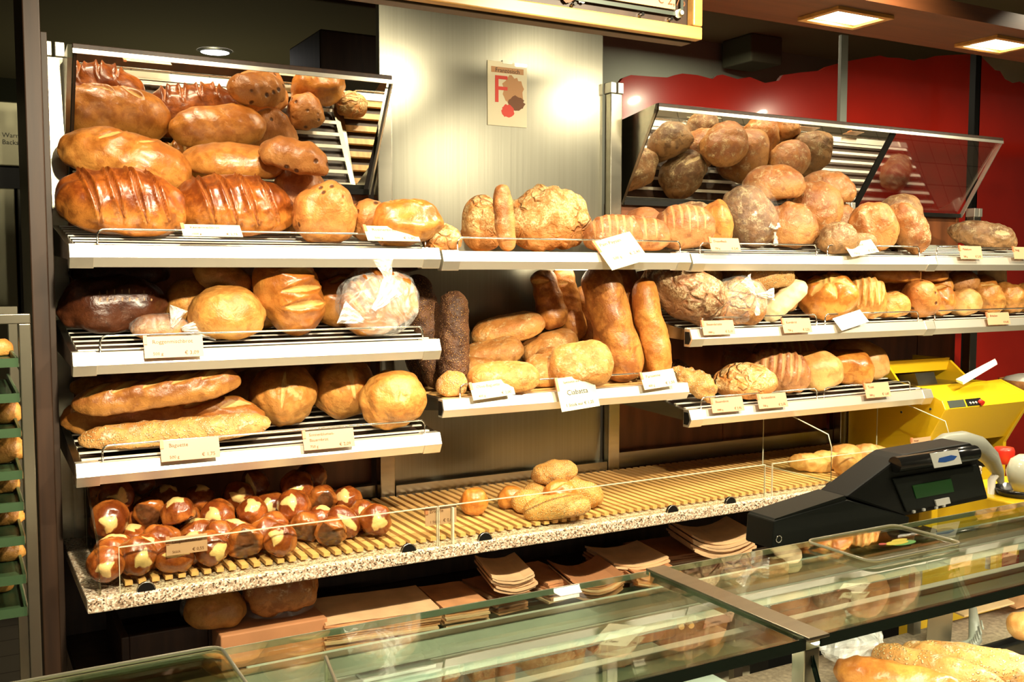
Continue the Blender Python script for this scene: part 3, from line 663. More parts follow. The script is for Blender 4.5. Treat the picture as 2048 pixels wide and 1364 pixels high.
loaf('rye_loaf', 'rye_brown', 1575, 420, 105, 80, 84, -.10, 'brown loaf at the back under the oval loaf', Fz, lean=10, group=g)
loaf('rye_loaf', 'rye_brown', 1665, 422, 110, 80, 80, -.11, 'brown loaf at the back behind the big dusted loaf', Fz, lean=10, group=g)
loaf('rye_loaf', 'rye_floured', 1700, 440, 76, 70, 64, -.33, 'small dusted loaf beside the black joint strip', Fz, lean=20, group=g)
# ---- middle left shelf
g = 'loaves on the middle left shelf'
loaf('dark_loaf', 'choco_dark', 232, 594, 205, 120, 100, -.17, 'dark chocolate brown loaf with a pattern of pale dots', B_, lean=30, n=2.6, sl=[(-.25+.13*i, .34+.17*j, -.22+.13*i, .34+.17*j) for i in range(8) for j in range(2)], sw=.034, sd=.004, group=g)
loaf('dark_loaf', 'choco_dark', 240, 530, 195, 110, 62, -.11, 'very dark loaf lying on top of the dotted one', lean=12, n=2.6, group=g)
BG1 = loaf('dark_loaf', 'rye_brown', 322, 648, 112, 70, 48, -.33, 'small brown loaf whose bag ends in a white bow', B_, lean=15, group=g, shift=.01)
loaf('round_loaf', 'pale_gold', 392, 600, 122, 108, 100, -.26, 'golden round loaf beside the dotted dark loaf', B_, lean=55, n=2.2, group=g)
loaf('bread_loaf', 'pale_gold', 455, 556, 118, 72, 66, -.27, 'golden oval loaf tilted on top of the round ones', lean=35, rot=-30, group=g)
loaf('round_loaf', 'pale_gold', 456, 628, 146, 110, 90, -.31, 'flat pale round loaf at the front of the middle left shelf', B_, lean=42, n=2.2, group=g)
loaf('bread_loaf', 'golden', 584, 600, 178, 122, 96, -.31, 'large golden slashed loaf standing on end at the middle of the shelf', B_, lean=58, rot=-72, n=2.7, sl=[(-.5, .3, -.2, -.5), (-.1, .45, .15, -.45), (.25, .5, .5, -.4)], sw=.06, sd=.05, group=g)
loaf('bread_loaf', 'golden', 692, 592, 134, 90, 96, -.24, 'golden loaf behind the bagged one on the middle left shelf', B_, lean=25, sl=ONE, group=g)
loaf('bread_loaf', 'golden', 535, 630, 60, 80, 110, -.14, 'golden loaf half hidden between the round loaf and the standing one', B_, group=g)
loaf('bread_loaf', 'glossy', 690, 546, 150, 80, 54, -.21, 'brown loaf at the back under the top left shelf', lean=10, group=g)
BG2 = loaf('bread_loaf', 'golden', 762, 614, 150, 105, 112, -.30, 'golden loaf inside the crinkled clear bag', B_, lean=30, rot=22, n=2.3, sl=DIAG, group=g)
# ---- lower left shelf
g = 'baguettes on the lower left shelf'
loaf('baguette', 'baguette_brown', 316, 772, 322, 72, 54, -.36, 'upper twisted brown baguette on the lower left shelf', lean=25, rot=8, n=5, sl=BAG, sw=.12, sd=.06, bend=.12, group=g, a=-12)
loaf('baguette', 'baguette', 325, 828, 395, 80, 70, -.32, 'thick golden baguette with a paper band in the middle of the stack', C_, lean=28, rot=-1, n=5, sl=BAG, sw=.12, sd=.06, group=g, a=-12, flat=.3, shift=.02)
loaf('baguette', 'grain', 356, 878, 368, 60, 46, -.36, 'floury pale baguette lying at the front of the lower left shelf', C_, lean=20, rot=2.5, n=5, bend=.15, group=g, a=-10, shift=.0)
loaf('baguette', 'baguette', 300, 752, 300, 60, 40, -.13, 'golden baguette at the back just under the shelf above', lean=10, rot=3, n=5, group=g, a=-12)
g = 'round loaves on the lower left shelf'
loaf('round_loaf', 'pale_gold', 567, 794, 138, 122, 100, -.27, 'round golden loaf with branching cracks right of the baguettes', C_, lean=62, n=2.1, sl=[(-.1, .5, .1, -.3), (.0, .0, .5, .4)], sw=.04, sd=.03, group=g)
loaf('round_loaf', 'pale_gold', 695, 787, 122, 120, 100, -.22, 'round golden loaf in the middle of the three in a row', C_, lean=55, n=2.1, sl=[(.3, .6, .1, -.6)], sw=.05, sd=.03, group=g)
loaf('round_loaf', 'pale_gold', 788, 796, 130, 118, 96, -.30, 'round loaf with a brown stained base at the right end', C_, lean=70, n=2.1, sl=[(.25, .1, .32, .25)], sw=.08, sd=.05, group=g)
loaf('round_loaf', 'baguette', 500, 775, 90, 80, 80, -.13, 'brown round loaf half hidden behind the baguettes', C_, group=g)
loaf('round_loaf', 'pale_gold', 610, 738, 115, 80, 56, -.12, 'golden loaf lying across the back of the round loaves', lean=10, group=g)
# ---- middle shelf of the steel bay
g = 'seeded baguettes'
loaf('seeded_baguette', 'seeded_dark', 856, 672, 232, 66, 60, -.16, 'dark seeded baguette leaning behind the shelf corner', E_, lean=70, rot=98, n=6, group=g)
loaf('seeded_baguette', 'seeded_dark', 829, 668, 222, 60, 55, -.10, 'dark seeded baguette leaning furthest left', E_, lean=70, rot=97, n=6, group=g)
loaf('seeded_baguette', 'seeded_dark', 903, 692, 196, 58, 55, -.20, 'dark seeded baguette standing alone before the steel panel', E_, lean=70, rot=84, n=6, group=g)
g = 'ciabattas'
loaf('ciabatta', 'ciabatta', 1015, 660, 156, 80, 46, -.17, 'topmost ciabatta of the heap', lean=25, rot=10, n=4.5, e=.8, group=g)
loaf('ciabatta', 'ciabatta', 1099, 684, 122, 70, 42, -.20, 'ciabatta tilted upwards below the standing baguettes', lean=25, rot=16, n=4.5, e=.8, group=g)
loaf('ciabatta', 'ciabatta', 985, 703, 136, 70, 44, -.17, 'ciabatta right below the topmost one', lean=25, rot=9, n=4.5, e=.8, group=g)
loaf('ciabatta', 'ciabatta', 1022, 757, 142, 74, 50, -.37, 'broad ciabatta at the front behind the left price card', E_, lean=25, n=4, e=.8, group=g)
loaf('ciabatta', 'ciabatta', 960, 738, 96, 70, 52, -.24, 'ciabatta lying crosswise at the left of the heap', lean=20, rot=-10, n=4, e=.8, group=g)
loaf('ciabatta', 'ciabatta', 1167, 740, 124, 92, 58, -.39, 'pale floury ciabatta standing behind the big ciabatta sign', E_, lean=60, n=5, e=.75, group=g)
loaf('ciabatta', 'ciabatta', 1112, 713, 96, 70, 44, -.25, 'ciabatta resting on the pale floury one', lean=20, rot=4, n=4, e=.8, group=g)
loaf('ciabatta', 'ciabatta', 1098, 758, 80, 80, 50, -.26, 'ciabatta squeezed between the two front ones', E_, lean=25, n=4, e=.8, group=g)
loaf('ciabatta', 'ciabatta', 1010, 735, 110, 70, 48, -.20, 'ciabatta inside the heap behind the broad one', lean=20, rot=-6, n=4, e=.8, group=g)
loaf('ciabatta', 'ciabatta', 1000, 772, 130, 80, 44, -.20, 'lowest ciabatta at the back of the heap', E_, lean=10, n=4, e=.8, group=g)
loaf('sesame_roll', 'grain', 914, 774, 62, 55, 46, -.36, 'small speckled roll at the left end of the middle shelf', E_, lean=20)
g = 'standing baguettes'
SB = [(1092, 600, 122, 58, -.11, 98, 'brown baguette leaning furthest left behind the ciabattas'), (1134, 615, 150, 56, -.12, 97, 'brown baguette with a pale tip mark leaning second from left'),
      (1178, 650, 190, 62, -.12, 93, 'shaded brown baguette behind the widest one'), (1225, 664, 232, 82, -.22, 97, 'widest golden brown baguette standing upright'),
      (1264, 655, 232, 56, -.17, 95, 'dark brown baguette between the widest and the pale one'), (1304, 672, 206, 54, -.27, 92, 'pale slim baguette standing before the upright')]
for i, (x, y, l, wd, Y, rt, lb) in enumerate(SB):
    loaf('baguette', 'baguette' if i == 5 else 'baguette_brown', x, y, l, wd, wd*.9, Y, lb, E_ if i > 2 else None, lean=68, rot=rt, n=6, lump=.09, lf=1.2, sl=[(.55, .5, .7, -.5)] if i < 2 else [], sw=.1, sd=.03, group=g)
# ---- twisted seeded loaf
loaf('seeded_baguette', 'grain', 1400, 768, 104, 44, 40, -.32, 'twisted seeded loaf end poking over the lower right shelf', C_, lean=30, rot=-38, n=3, taper=.35, lump=.18)
loaf('seeded_baguette', 'seeded_dark', 1366, 742, 74, 40, 38, -.25, 'brown knotted end of the twisted loaf beside the pale baguette', lean=30, rot=-50, n=3, lump=.18)
# ---- middle right shelf
g = 'loaves on the middle right shelf'
R_ = [('rustic_loaf', 'rustic_dark', 1388, 606, 150, 105, 95, -.30, 45, -38, 'dark loaf with thick white flour crust at the left end of the shelf', 1, dict(lump=.14)),
      ('rustic_loaf', 'rustic', 1332, 556, 90, 70, 60, -.305, 15, 0, 'crusty loaf at the back above the floured one', 0, {}),
      ('rustic_loaf', 'rustic', 1412, 562, 110, 80, 62, -.305, 20, -25, 'crusty brown loaf behind the floured one', 0, {}),
      ('rustic_loaf', 'rustic', 1484, 606, 116, 90, 84, -.30, 40, -10, 'crusty loaf in the bag with the white bow', 1, {}),
      ('bread_loaf', 'grain', 1512, 556, 150, 80, 66, -.305, 15, 0, 'speckled brown loaf at the back under the top right shelf', 0, {}),
      ('round_loaf', 'grain', 1555, 588, 108, 90, 88, -.24, 55, 0, 'round speckled loaf behind the pale half loaf', 1, {}),
      ('bread_loaf', 'bread_brown_crumb', 1582, 606, 108, 44, 40, -.36, 40, 36, 'pale cut half loaf tilted at the front', 1, dict(n=4)),
      ('bun', 'golden', 1632, 555, 100, 80, 56, -.22, 25, -6, 'golden bun with a pale end on top of the star cut loaf', 0, {}),
      ('round_loaf', 'golden', 1668, 608, 116, 100, 70, -.32, 40, 0, 'golden loaf with star shaped cuts', 1, dict(sl=STAR, sw=.07, sd=.06)),
      ('bread_loaf', 'pale_gold', 1738, 584, 100, 80, 74, -.28, 25, -5, 'golden loaf with deep ridges beside the star cut loaf', 1, dict(sl=STRIPE, sw=.06, sd=.07)),
      ('bread_loaf', 'grain', 1705, 556, 80, 70, 50, -.305, 15, 0, 'brown loaf at the back above the ridged one', 0, {}),
      ('bread_loaf', 'golden', 1786, 546, 118, 70, 44, -.305, 12, -4, 'golden loaf seen from below under the top right shelf', 0, {}),
      ('bread_loaf', 'pale_gold', 1800, 590, 96, 80, 70, -.15, 15, 0, 'golden loaf at the back left of the raisin loaf', 1, {}),
      ('round_loaf', 'pale_gold', 1822, 578, 92, 80, 72, -.22, 35, 0, 'orange loaf above the raisin loaf', 0, {}),
      ('round_loaf', 'raisin', 1852, 606, 72, 70, 76, -.33, 40, 0, 'brown raisin loaf leaning between two guard rails', 1, {}),
      ('bun', 'pale_gold', 1798, 618, 76, 60, 46, -.36, 30, 0, 'small cracked bun left of the raisin loaf', 1, dict(sl=ONE)),
      ('bun', 'golden', 1893, 606, 62, 60, 56, -.30, 25, 0, 'golden bun right of the raisin loaf', 1, dict(sl=ONE, sw=.1)),
      ('bun', 'pale_gold', 1878, 568, 50, 50, 42, -.305, 25, 0, 'small pale bun above the golden bun', 0, {}),
      ('bread_loaf', 'golden', 1858, 545, 70, 60, 34, -.305, 10, 0, 'loaf at the back right under the top shelf', 0, {}),
      ('bread_loaf', 'rye_brown', 1926, 562, 66, 55, 42, -.305, 15, 0, 'greyish brown loaf in the shade at the right', 0, {}),
      ('bun', 'pale_gold', 1912, 590, 60, 55, 50, -.20, 25, 0, 'bun with a split top right of the golden bun', 0, dict(sl=ONE)),
      ('toast_block', 'bread_brown_crumb', 1985, 556, 52, 45, 44, -.305, 0, 0, 'square pale toast block at the right end of the shelf', 0, dict(n=9, e=.35)),
      ('bun', 'roll_pale', 1948, 607, 66, 60, 50, -.34, 25, 0, 'pale bun at the front right, nearest the guard rail', 1, {}),
      ('bun', 'pale_gold', 1983, 600, 76, 60, 56, -.28, 25, -20, 'slanting golden bun in the right hand pile', 1, dict(sl=ONE)),
      ('bun', 'pale_gold', 2020, 600, 66, 60, 54, -.28, 25, -25, 'golden bun near the right picture edge', 1, {}),
      ('bun', 'pale_gold', 2046, 598, 50, 60, 50, -.28, 25, -15, 'golden bun cut off by the right picture edge', 1, {}),
      ('bun', 'golden', 1965, 578, 70, 55, 44, -.305, 20, 0, 'golden bun on top of the right hand pile', 0, {}),
      ]
for nm, mt, x, y, l, wd, h, Y, le, ro, lb, st, kw in R_:
    o = loaf(nm, mt, x, y, l, wd, h, Y, lb, B_ if st else None, lean=le, rot=ro, group=g, **kw)
    if 'white bow' in lb: BG4 = o
# ---- lower right shelf
g = 'loaves on the lower right shelf'
for nm, mt, x, y, l, wd, h, Y, le, ro, lb, st, kw in [
    ('rustic_loaf', 'rustic', 1510, 768, 124, 84, 60, -.33, 30, 0, 'pale cracked round loaf at the left front of the lower right shelf', 1, dict(n=2.1)),
    ('bread_loaf', 'pink_crust', 1578, 742, 124, 90, 76, -.24, 30, -12, 'striped brown loaf behind the cracked round one', 1, dict(sl=STRIPE, sw=.05, sd=.03)),
    ('bread_loaf', 'roll_pale', 1642, 764, 108, 80, 72, -.34, 30, 0, 'big floury loaf at the front of the lower right shelf', 1, {}),
    ('bread_loaf', 'pale_gold', 1578, 702, 116, 80, 52, -.21, 10, 0, 'loaf at the back under the middle right shelf', 0, dict(sl=STRIPE, sw=.04, sd=.02)),
    ('bread_loaf', 'golden', 1694, 738, 104, 75, 62, -.30, 15, -4, 'boxy golden loaf with a pale lid beside the floury one', 1, dict(n=4, e=.7)),
    ('bread_loaf', 'roll_pale', 1712, 708, 136, 90, 70, -.22, 15, -12, 'large pale loaf at the back beside the slicer', 0, {}),
    ('bread_loaf', 'rye_brown', 1474, 712, 66, 60, 54, -.10, 10, 0, 'dark loaf in the shade at the back left', 1, {}),
    ('bread_loaf', 'rye_brown', 1524, 716, 66, 60, 62, -.12, 10, 0, 'brown loaf in the shade behind the striped one', 1, {})]:
    loaf(nm, mt, x, y, l, wd, h, Y, lb, C_ if st else None, lean=le, rot=ro, group=g, **kw)
# ---- pretzel rolls heaped on the ledge
PZM = [bread_mesh('pretzel_roll', .090, .085, .066, n=2.2, flat=.34, slashes=[[(-.62, -.05, .45, .06), (.1, -.5, -.05, .1)], [(-.3, .0, .65, .1), (0, -.05, .05, .5)]][i], sw=.17, sd=-.02, lump=.08, seed=50+i, res=(36, 36)) for i in range(2)]
PZM += [bread_mesh('pretzel_roll', .100, .076, .060, n=2.3, flat=.34, slashes=[(-.7, .05, .7, -.05)], sw=.15, sd=-.02, lump=.06, seed=60, res=(36, 32))]
PZ_ = [(188, 983, 'u'), (279, 978, 'u'), (263, 1010, 'u'), (200, 1033, 'u'), (299, 1030, 'b'), (367, 1024, 'b'), (326, 1003, 'u'), (404, 1004, 'u'), (439, 1030, 'f'), (502, 1028, 'f'),
       (478, 992, 's'), (512, 974, 's'), (545, 1000, 's'), (597, 973, 's'), (584, 1012, 'f'), (641, 995, 'b'), (621, 953, 's'), (697, 1003, 'f'), (722, 1028, 's'), (606, 1045, 'b'), (656, 1060, 'b'),
       (548, 1048, 's'), (489, 1085, 'b'), (558, 1086, 'f'), (440, 1082, 's'), (333, 1064, 's'), (264, 1060, 'u'), (206, 1086, 'u'), (273, 1102, 'f'), (200, 1132, 's'), (268, 1142, 's'), (348, 1134, 'f'),
       (433, 1126, 's'), (318, 1096, 's'), (745, 1040, 's'), (178, 1042, 's'), (395, 1056, 'u'), (196, 1166, 's'), (470, 1052, 'u'), (640, 1028, 'u'), (232, 1015, 's'), (350, 1040, 'u'), (690, 1040, 's'), (525, 1062, 's'), (390, 1090, 'u')]
look = {'u': 'pretzel roll with pale cut upwards', 'f': 'pretzel roll with pale cut facing front', 'b': 'upturned pretzel roll, flat base showing', 's': 'pretzel roll on its side'}
rows = [[], [], []]
for p in PZ_: rows[0 if p[1]+.118*(p[0]-190) > 1125 else (1 if p[1]+.118*(p[0]-190) > 1055 else 2)].append(p)
ordn = ['first', 'second', 'third', 'fourth', 'fifth', 'sixth', 'seventh', 'eighth', 'ninth', 'tenth', 'eleventh', 'twelfth', 'thirteenth', 'fourteenth', 'fifteenth', 'sixteenth', 'seventeenth', 'eighteenth', 'nineteenth', 'twentieth', 'twenty-first', 'twenty-second', 'twenty-third']
prg = random.Random(11)
for ri, (row, rn) in enumerate(zip(rows, ('front', 'middle', 'back'))):
    for k, (x, y, s) in enumerate(sorted(row)):
        q = y+.118*(x-190)                                  # along the ledge's own slope in the picture
        Y = -.545+.00165*(1165-q); Y = min(max(Y, -.555), -.12)
        c = PY(x, y, Y)
        zl = ZL+.046
        if c.z < zl:
            c = PZ(x, y, zl); c.y = min(max(c.y, -.552), -.09); c.z = zl
        le = {'u': 12, 'f': 52, 'b': 118, 's': 75}[s]+prg.uniform(-10, 10); ro = prg.uniform(-25, 25) if s != 's' else prg.choice((-1, 1))*prg.uniform(50, 110)
        yp = YAW+math.atan((x-1024)/F); view = Vector((-math.sin(yp), -math.cos(yp), 0)); right = Vector((math.cos(yp), -math.sin(yp), 0))
        if s == 'b': le = -62+prg.uniform(-8, 8)
        M = Matrix.Rotation(math.radians(ro), 4, view) @ Matrix.Rotation(math.radians(le), 4, right) @ Matrix.Rotation(prg.uniform(0, 6.28), 4, 'Z')
        o = link('pretzel_roll', PZM[prg.choice((0, 1, 0, 1, 2)) if s != 'b' else 0], 'pretzel'); o.matrix_world = Matrix.Translation(c) @ M @ Matrix.Scale(prg.uniform(.96, 1.1), 4)
        body(o, .092, .086, .066, .34, 2.2, 2, None, x, True)
        tag(o, '%s, %s from left in the %s row' % (look[s], ordn[k], rn), 'bread roll', 'pretzel rolls heaped on the ledge')
# ---- sesame rolls in the middle of the ledge
g = 'seeded rolls on the slatted mat'; W0 = ZL+.016
for mt, x, y, l, wd, h, Y, le, ro, lb, st, kw in [
    ('sesame', 1128, 1036, 132, 60, 40, -.50, 20, 3, 'long sesame roll lying lowest at the front of the small heap', 1, dict(n=3)),
    ('sesame', 1152, 1000, 92, 55, 50, -.46, 25, -12, 'smooth golden roll lying on the lowest sesame roll', 0, {}),
    ('golden', 1118, 990, 70, 60, 56, -.45, 30, 10, 'plump twisted roll in the middle of the small heap', 0, dict(sl=ONE)),
    ('sesame', 1105, 946, 92, 60, 40, -.40, 20, 5, 'sesame roll on the very top of the small heap', 0, {}),
    ('sesame', 1140, 971, 66, 55, 40, -.38, 20, -5, 'sesame roll just below the topmost one', 0, {}),
    ('sesame', 1072, 976, 58, 55, 40, -.38, 20, 10, 'sesame roll at the upper left of the small heap', 0, {}),
    ('sesame', 1066, 1006, 66, 55, 42, -.44, 20, 0, 'sesame roll at the lower left of the small heap', 1, {}),
    ('sesame', 1140, 1010, 66, 55, 42, -.36, 20, 0, 'sesame roll hidden at the back of the small heap', 1, {}),
    ('golden', 1028, 999, 52, 50, 40, -.30, 25, 0, 'single round roll left of the sesame heap', 1, {}),
    ('golden', 948, 1004, 56, 55, 46, -.30, 40, 0, 'single round roll further left on the slats', 1, {})]:
    loaf('sesame_roll', mt, x, y, l, wd, h, Y, lb, W0 if st else None, lean=le, rot=ro, group=g, cat='bread roll', **kw); BODIES[-1]['ledge'] = True
g = 'pale rolls at the right end of the ledge'
for x, y, l, wd, h, Y, le, ro, a, lb in [
    (1622, 925, 84, 40, 32, -.32, 15, -10, None, 'long pale roll leftmost at the right end of the ledge'), (1660, 940, 80, 38, 32, -.42, 15, -12, None, 'long pale roll pointing at the cut one'),
    (1690, 915, 62, 52, 40, -.32, 20, 0, None, 'round pale roll on top of the right hand heap'), (1706, 940, 46, 44, 44, -.50, 60, 0, None, 'cut pale roll showing a round orange end'),
    (1730, 937, 56, 44, 36, -.42, 15, 0, None, 'pale roll right of the cut one'), (1745, 915, 70, 30, 24, -.26, 15, -12, None, 'thin bread stick behind the pale rolls')]:
    loaf('pale_roll', 'roll_pale', x, y, l, wd, h, Y, lb, W0, lean=le, rot=ro, a=a, group=g, cat='bread roll'); BODIES[-1]['ledge'] = True


relax(36)
# ------------------------------------------------------------------ price cards
def card(px, py, wpx, hpx, lines, label, mat='label_pink', tilt=18, Y=-.466, clip=True, skew=0, tm='print_brown', big=None):
    """a printed card hung on the guard rail; px,py = middle, tilt = degrees leaning back at the top"""
    c = PY(px, py, Y); S = SPX(c); yp = YAW+math.atan((px-1024)/F)
    Wd = wpx*S/max(.5, math.cos(yp)); Hh = hpx*S/math.cos(math.radians(tilt))
    r = thing('price_card', c, label, 'price tag', 'price cards on the shelves')
    r.rotation_euler = (-math.radians(tilt), math.radians(skew), 0)
    def pt(name, mb, m):
        o = link(name, mb.mesh(name), m, r); return o
    pt('card', MB().box(-Wd/2, Wd/2, 0, .0012, -Hh/2, Hh/2), mat)
    if clip: pt('clip', MB().box(-Wd/2-.001, -Wd/2+.008, -.002, .004, Hh*.12, Hh/2+.003), 'label_clip')
    k = 0
    for (s, u, v, sz, al) in lines:
        text(s, sz*Hh, Matrix.Translation((-Wd/2+u*Wd, -.0006, -Hh/2+v*Hh)) @ FACE, tm, r, align=al)
    return r
def std(name, wt, pr, two=None):
    L = [(name, .14, .66, .25, 'LEFT'), (wt, .14, .12, .2, 'LEFT'), (pr, .92, .12, .24, 'RIGHT')]
    if two: L = [(name, .12, .72, .22, 'LEFT'), (two, .12, .44, .22, 'LEFT'), (wt, .12, .1, .2, 'LEFT'), (pr, .92, .1, .24, 'RIGHT')]
    return L
P = 'label_paper'
card(424, 461, 114, 24, std('Kastenweißbrot', '1000 g', '€ 2,75'), 'cream price card under the second slashed loaf on the top shelf', P, 48)
card(784, 467, 104, 30, std('Rosinenbrot', '500 g', '€ 1,85'), 'cream price card under the pale oval loaf', P, 42)
card(348, 693, 112, 42, std('Roggenmischbrot', '500 g', '€ 3,09'), 'pinkish price card on the middle left shelf')
card(381, 898, 112, 40, std('Baguette', '500 g', '€ 1,75'), 'pale price card below the baguettes')
card(658, 878, 100, 36, std('Sonnenblumen-', '750 g', '€ 2,09', 'Bauernbrot'), 'brownish price card with two lines of print below the round loaves')
card(1242, 501, 76, 58, [('Pain Paysan', .1, .78, .15, 'LEFT'), ('500 g', .2, .28, .12, 'LEFT'), ('€ 2,40', .92, .28, .13, 'RIGHT')], 'tall cream price card leaning on the rail before the striped loaf', P, 40, skew=-14, Y=-.472)
card(985, 778, 84, 32, std('Olive-Baguette', '400 g', '€ 2,00'), 'cream price card at the left of the ciabatta shelf', P, 24, skew=-4)
card(1155, 785, 76, 64, [('Spezialität aus Italien', .5, .82, .10, 'CENTER'), ('Ciabatta', .5, .46, .22, 'CENTER'), ('1 Stück nur € 1,25', .5, .12, .13, 'CENTER')], 'large cream card reading Ciabatta on the middle shelf', P, 18, skew=-4, Y=-.474, tm='print_black')
card(1318, 758, 66, 32, std('Parisienne', '400 g', '€ 1,50'), 'cream price card under the standing baguettes', P, 24, skew=-4)
card(1450, 489, 58, 26, std('Doppelback', '750 g', '€ 2,45'), 'pink price card left of the bagged floured loaf', tilt=20)
card(1723, 496, 52, 26, std('Roggenbrot', '750 g', '€ 2,30'), 'cream price card under the dark cut loaf', P, 36, skew=-8)
card(1942, 505, 40, 26, std('Mehrkorn', '500 g', '€ 2,10'), 'small pink price card at the right of the top shelf', tilt=12)
card(2042, 506, 26, 24, std('Rogg', '', ''), 'pink price card cut off by the right picture edge', tilt=12)
card(1437, 655, 62, 28, std('Bauernkruste', '1000 g', '€ 3,10'), 'brown price card under the flour crusted loaf')
card(1594, 651, 54, 28, std('Kornbrot', '750 g', '€ 2,55'), 'brown price card under the pale half loaf')
card(1702, 640, 52, 24, [], 'blank glaring white card lying behind the rail', 'white_paper', 40, clip=False, skew=-12)
card(1997, 637, 40, 24, std('Brötchen', '', '€ 0,45'), 'pale price card under the right hand pile of buns', tilt=14)
card(1455, 809, 62, 28, std('Bauernbrot', '1000 g', '€ 2,95'), 'brown price card at the left of the lower right shelf')
card(1545, 801, 56, 28, std('Krustenbrot', '750 g', '€ 2,35'), 'brown price card second from left on the lower right shelf')
card(1755, 780, 46, 28, std('Toast', '500 g', '€ 1,60'), 'brown price card beside the slicer')
card(374, 1089, 78, 36, std('Laugenbrötchen', 'Stück', '€ 0,55'), 'brownish price card inside the pane of pretzel rolls', Y=-.593, tilt=0)
card(882, 1030, 62, 38, std('Brioche', '1 Stück', '€ 0,65'), 'cream price card behind the pane on the empty slats', 'label_pink', 0, Y=-.593)
card(1842, 885, 36, 20, std('Brezel', '', '€ 0,60'), 'small pinkish card behind the cash terminal', Y=-.593, tilt=0)
p = PY(904, 1095, -.596); whole('pane_seam', MB().box(p.x-.0025, p.x+.0025, -.606, -.594, ZL+.001, .985), 'glass_edge', 'narrow clear joint between two ledge panes', 'strip')

# ------------------------------------------------------------------ bags
def bag(c, rx, ry, rz, mat, label, seed, tail=None, crinkle=.10, rot=0):
    rg = np.random.RandomState(seed); NU, NV = 40, 24; vs = []; fs = []
    fr = rg.normal(size=(10, 3))*2.6; ph = rg.rand(10)*6.28
    for j in range(NV+1):
        v = -math.pi/2+math.pi*j/NV
        for i in range(NU):
            u = 2*math.pi*i/NU; d = Vector((math.cos(v)*math.cos(u), math.cos(v)*math.sin(u), math.sin(v)))
            k = 1+crinkle*sum(abs(math.sin(d.dot(Vector(fr[q]))*1.3+ph[q]))-.6 for q in range(10))/4
            p = Vector((d.x*rx*k, d.y*ry*k, d.z*rz*k)); p.z = max(p.z, -rz*.92)
            vs.append(p)
    for j in range(NV):
        fs += [(j*NU+i, j*NU+(i+1) % NU, (j+1)*NU+(i+1) % NU, (j+1)*NU+i) for i in range(NU)]
    mb = MB().add(vs, fs, False)
    r = thing('plastic_bag', c, label, 'plastic bag', 'clear bags on the shelves'); r.rotation_euler = (0, rot, 0)
    link('film', mb.mesh('film'), mat, r)
    if tail:
        for (tx, tz, ln, wd, an) in tail:
            t = MB(); n = 9; q = []
            for i in range(n):
                f = i/(n-1); w2 = wd*(.18+.82*f)
                for k in range(7):
                    g = k/6*2-1; q.append((tx+math.cos(an)*ln*f-math.sin(an)*w2*g, -ry*.95-.006*math.cos(g*9+i)-.004, tz+math.sin(an)*ln*f+math.cos(an)*w2*g))
            t.add(q, [(i*7+k, i*7+k+1, (i+1)*7+k+1, (i+1)*7+k) for i in range(n-1) for k in range(6)])
            link('tail_or_glint', t.mesh('tail_or_glint'), 'film_white', r)
    return r
def bag_on(o, mat, label, seed, tail=None, crinkle=.08, grow=1.06):
    co = np.array([tuple(o.matrix_world @ v.co) for v in o.data.vertices]); lo, hi = co.min(0), co.max(0); c = (lo+hi)/2; h = (hi-lo)/2*grow
    return bag(Vector(c), h[0], h[1], h[2], mat, label, seed, tail, crinkle)
bag_on(BG2, 'film_glare', 'crinkled clear bag round the golden loaf at the right of the shelf', 3, [(-.085, -.05, .07, .034, 2.75), (-.01, .055, .07, .030, 1.75), (-.055, -.02, .09, .036, .85)], .10)
bag_on(BG1, 'film', 'thin clear bag round the small brown loaf', 5, [(.045, -.005, .08, .026, .2), (.02, .0, .055, .024, 1.2), (.05, -.012, .085, .018, -.1)], .08)
bag_on(BG4, 'film', 'clear bag with a white bow on the middle right shelf', 7, [(-.01, .02, .075, .026, 2.2), (.0, .02, .08, .022, .05), (.0, .01, .06, .012, -1.5)], .08)
bag_on(BG3, 'film_thin', 'clear bag with a starry highlight round the standing floured loaf', 9, [(.03, -.06, .05, .010, -1.4), (.03, -.05, .03, .010, 2.6), (.03, -.05, .03, .010, .6)], .06)  # these white strips are the star highlight, modelled as shapes
p = PY(1155, 540, -.10); whole('shelf_lamp', MB().box(p.x-.085, p.x+.085, -.13, -.08, ZA-.062, ZA-.030), 'lens', 'small lit lamp under the top shelf above the standing baguettes', 'lamp', bev=.004)
p = PY(352, 822, -.315); whole('paper_band', MB().tube([(p.x+.004*math.cos(k), p.y+.045*math.cos(k)+.03, p.z+.048*math.sin(k)) for k in [i*.3-2.0 for i in range(15)]], .0025, 6), 'label_paper', 'thin paper band round the thick baguette', 'paper band')

# ------------------------------------------------------------------ poster and menu board
p = PY(1014, 189, .03); S = SPX(p)
r = thing('poster', (p.x, .029, p.z-.115), 'small laminated poster with a red letter F taped to the steel panel', 'poster')
Wp, Hp = .158, .222
part('sheet', MB().box(p.x-Wp/2, p.x+Wp/2, .0265, .029, p.z-Hp/2, p.z+Hp/2), 'label_paper', r)
def blob(cx, cz, rx, rz, seed, y):
    rg = random.Random(seed); pts = [(cx+rx*math.cos(a)*rg.uniform(.82, 1.1), cz+rz*math.sin(a)*rg.uniform(.82, 1.1)) for a in [2*math.pi*i/26 for i in range(26)]]
    return MB().prism(pts, y, y+.0003, 'y')
part('art_patch', blob(p.x+.022, p.z+.012, .045, .055, 1, .0262), 'print_tan', r); part('art_patch', blob(p.x+.035, p.z-.028, .035, .025, 2, .0259), 'print_brown', r)
part('art_patch', blob(p.x+.002, p.z-.058, .026, .024, 3, .0258), 'print_red', r)
part('heading_band', MB().box(p.x-.065, p.x+.065, .0258, .0262, p.z+.072, p.z+.092), 'print_tan', r)
T = lambda x, y, z: Matrix.Translation(Vector((x, y, z))-Vector(r.location)) @ FACE
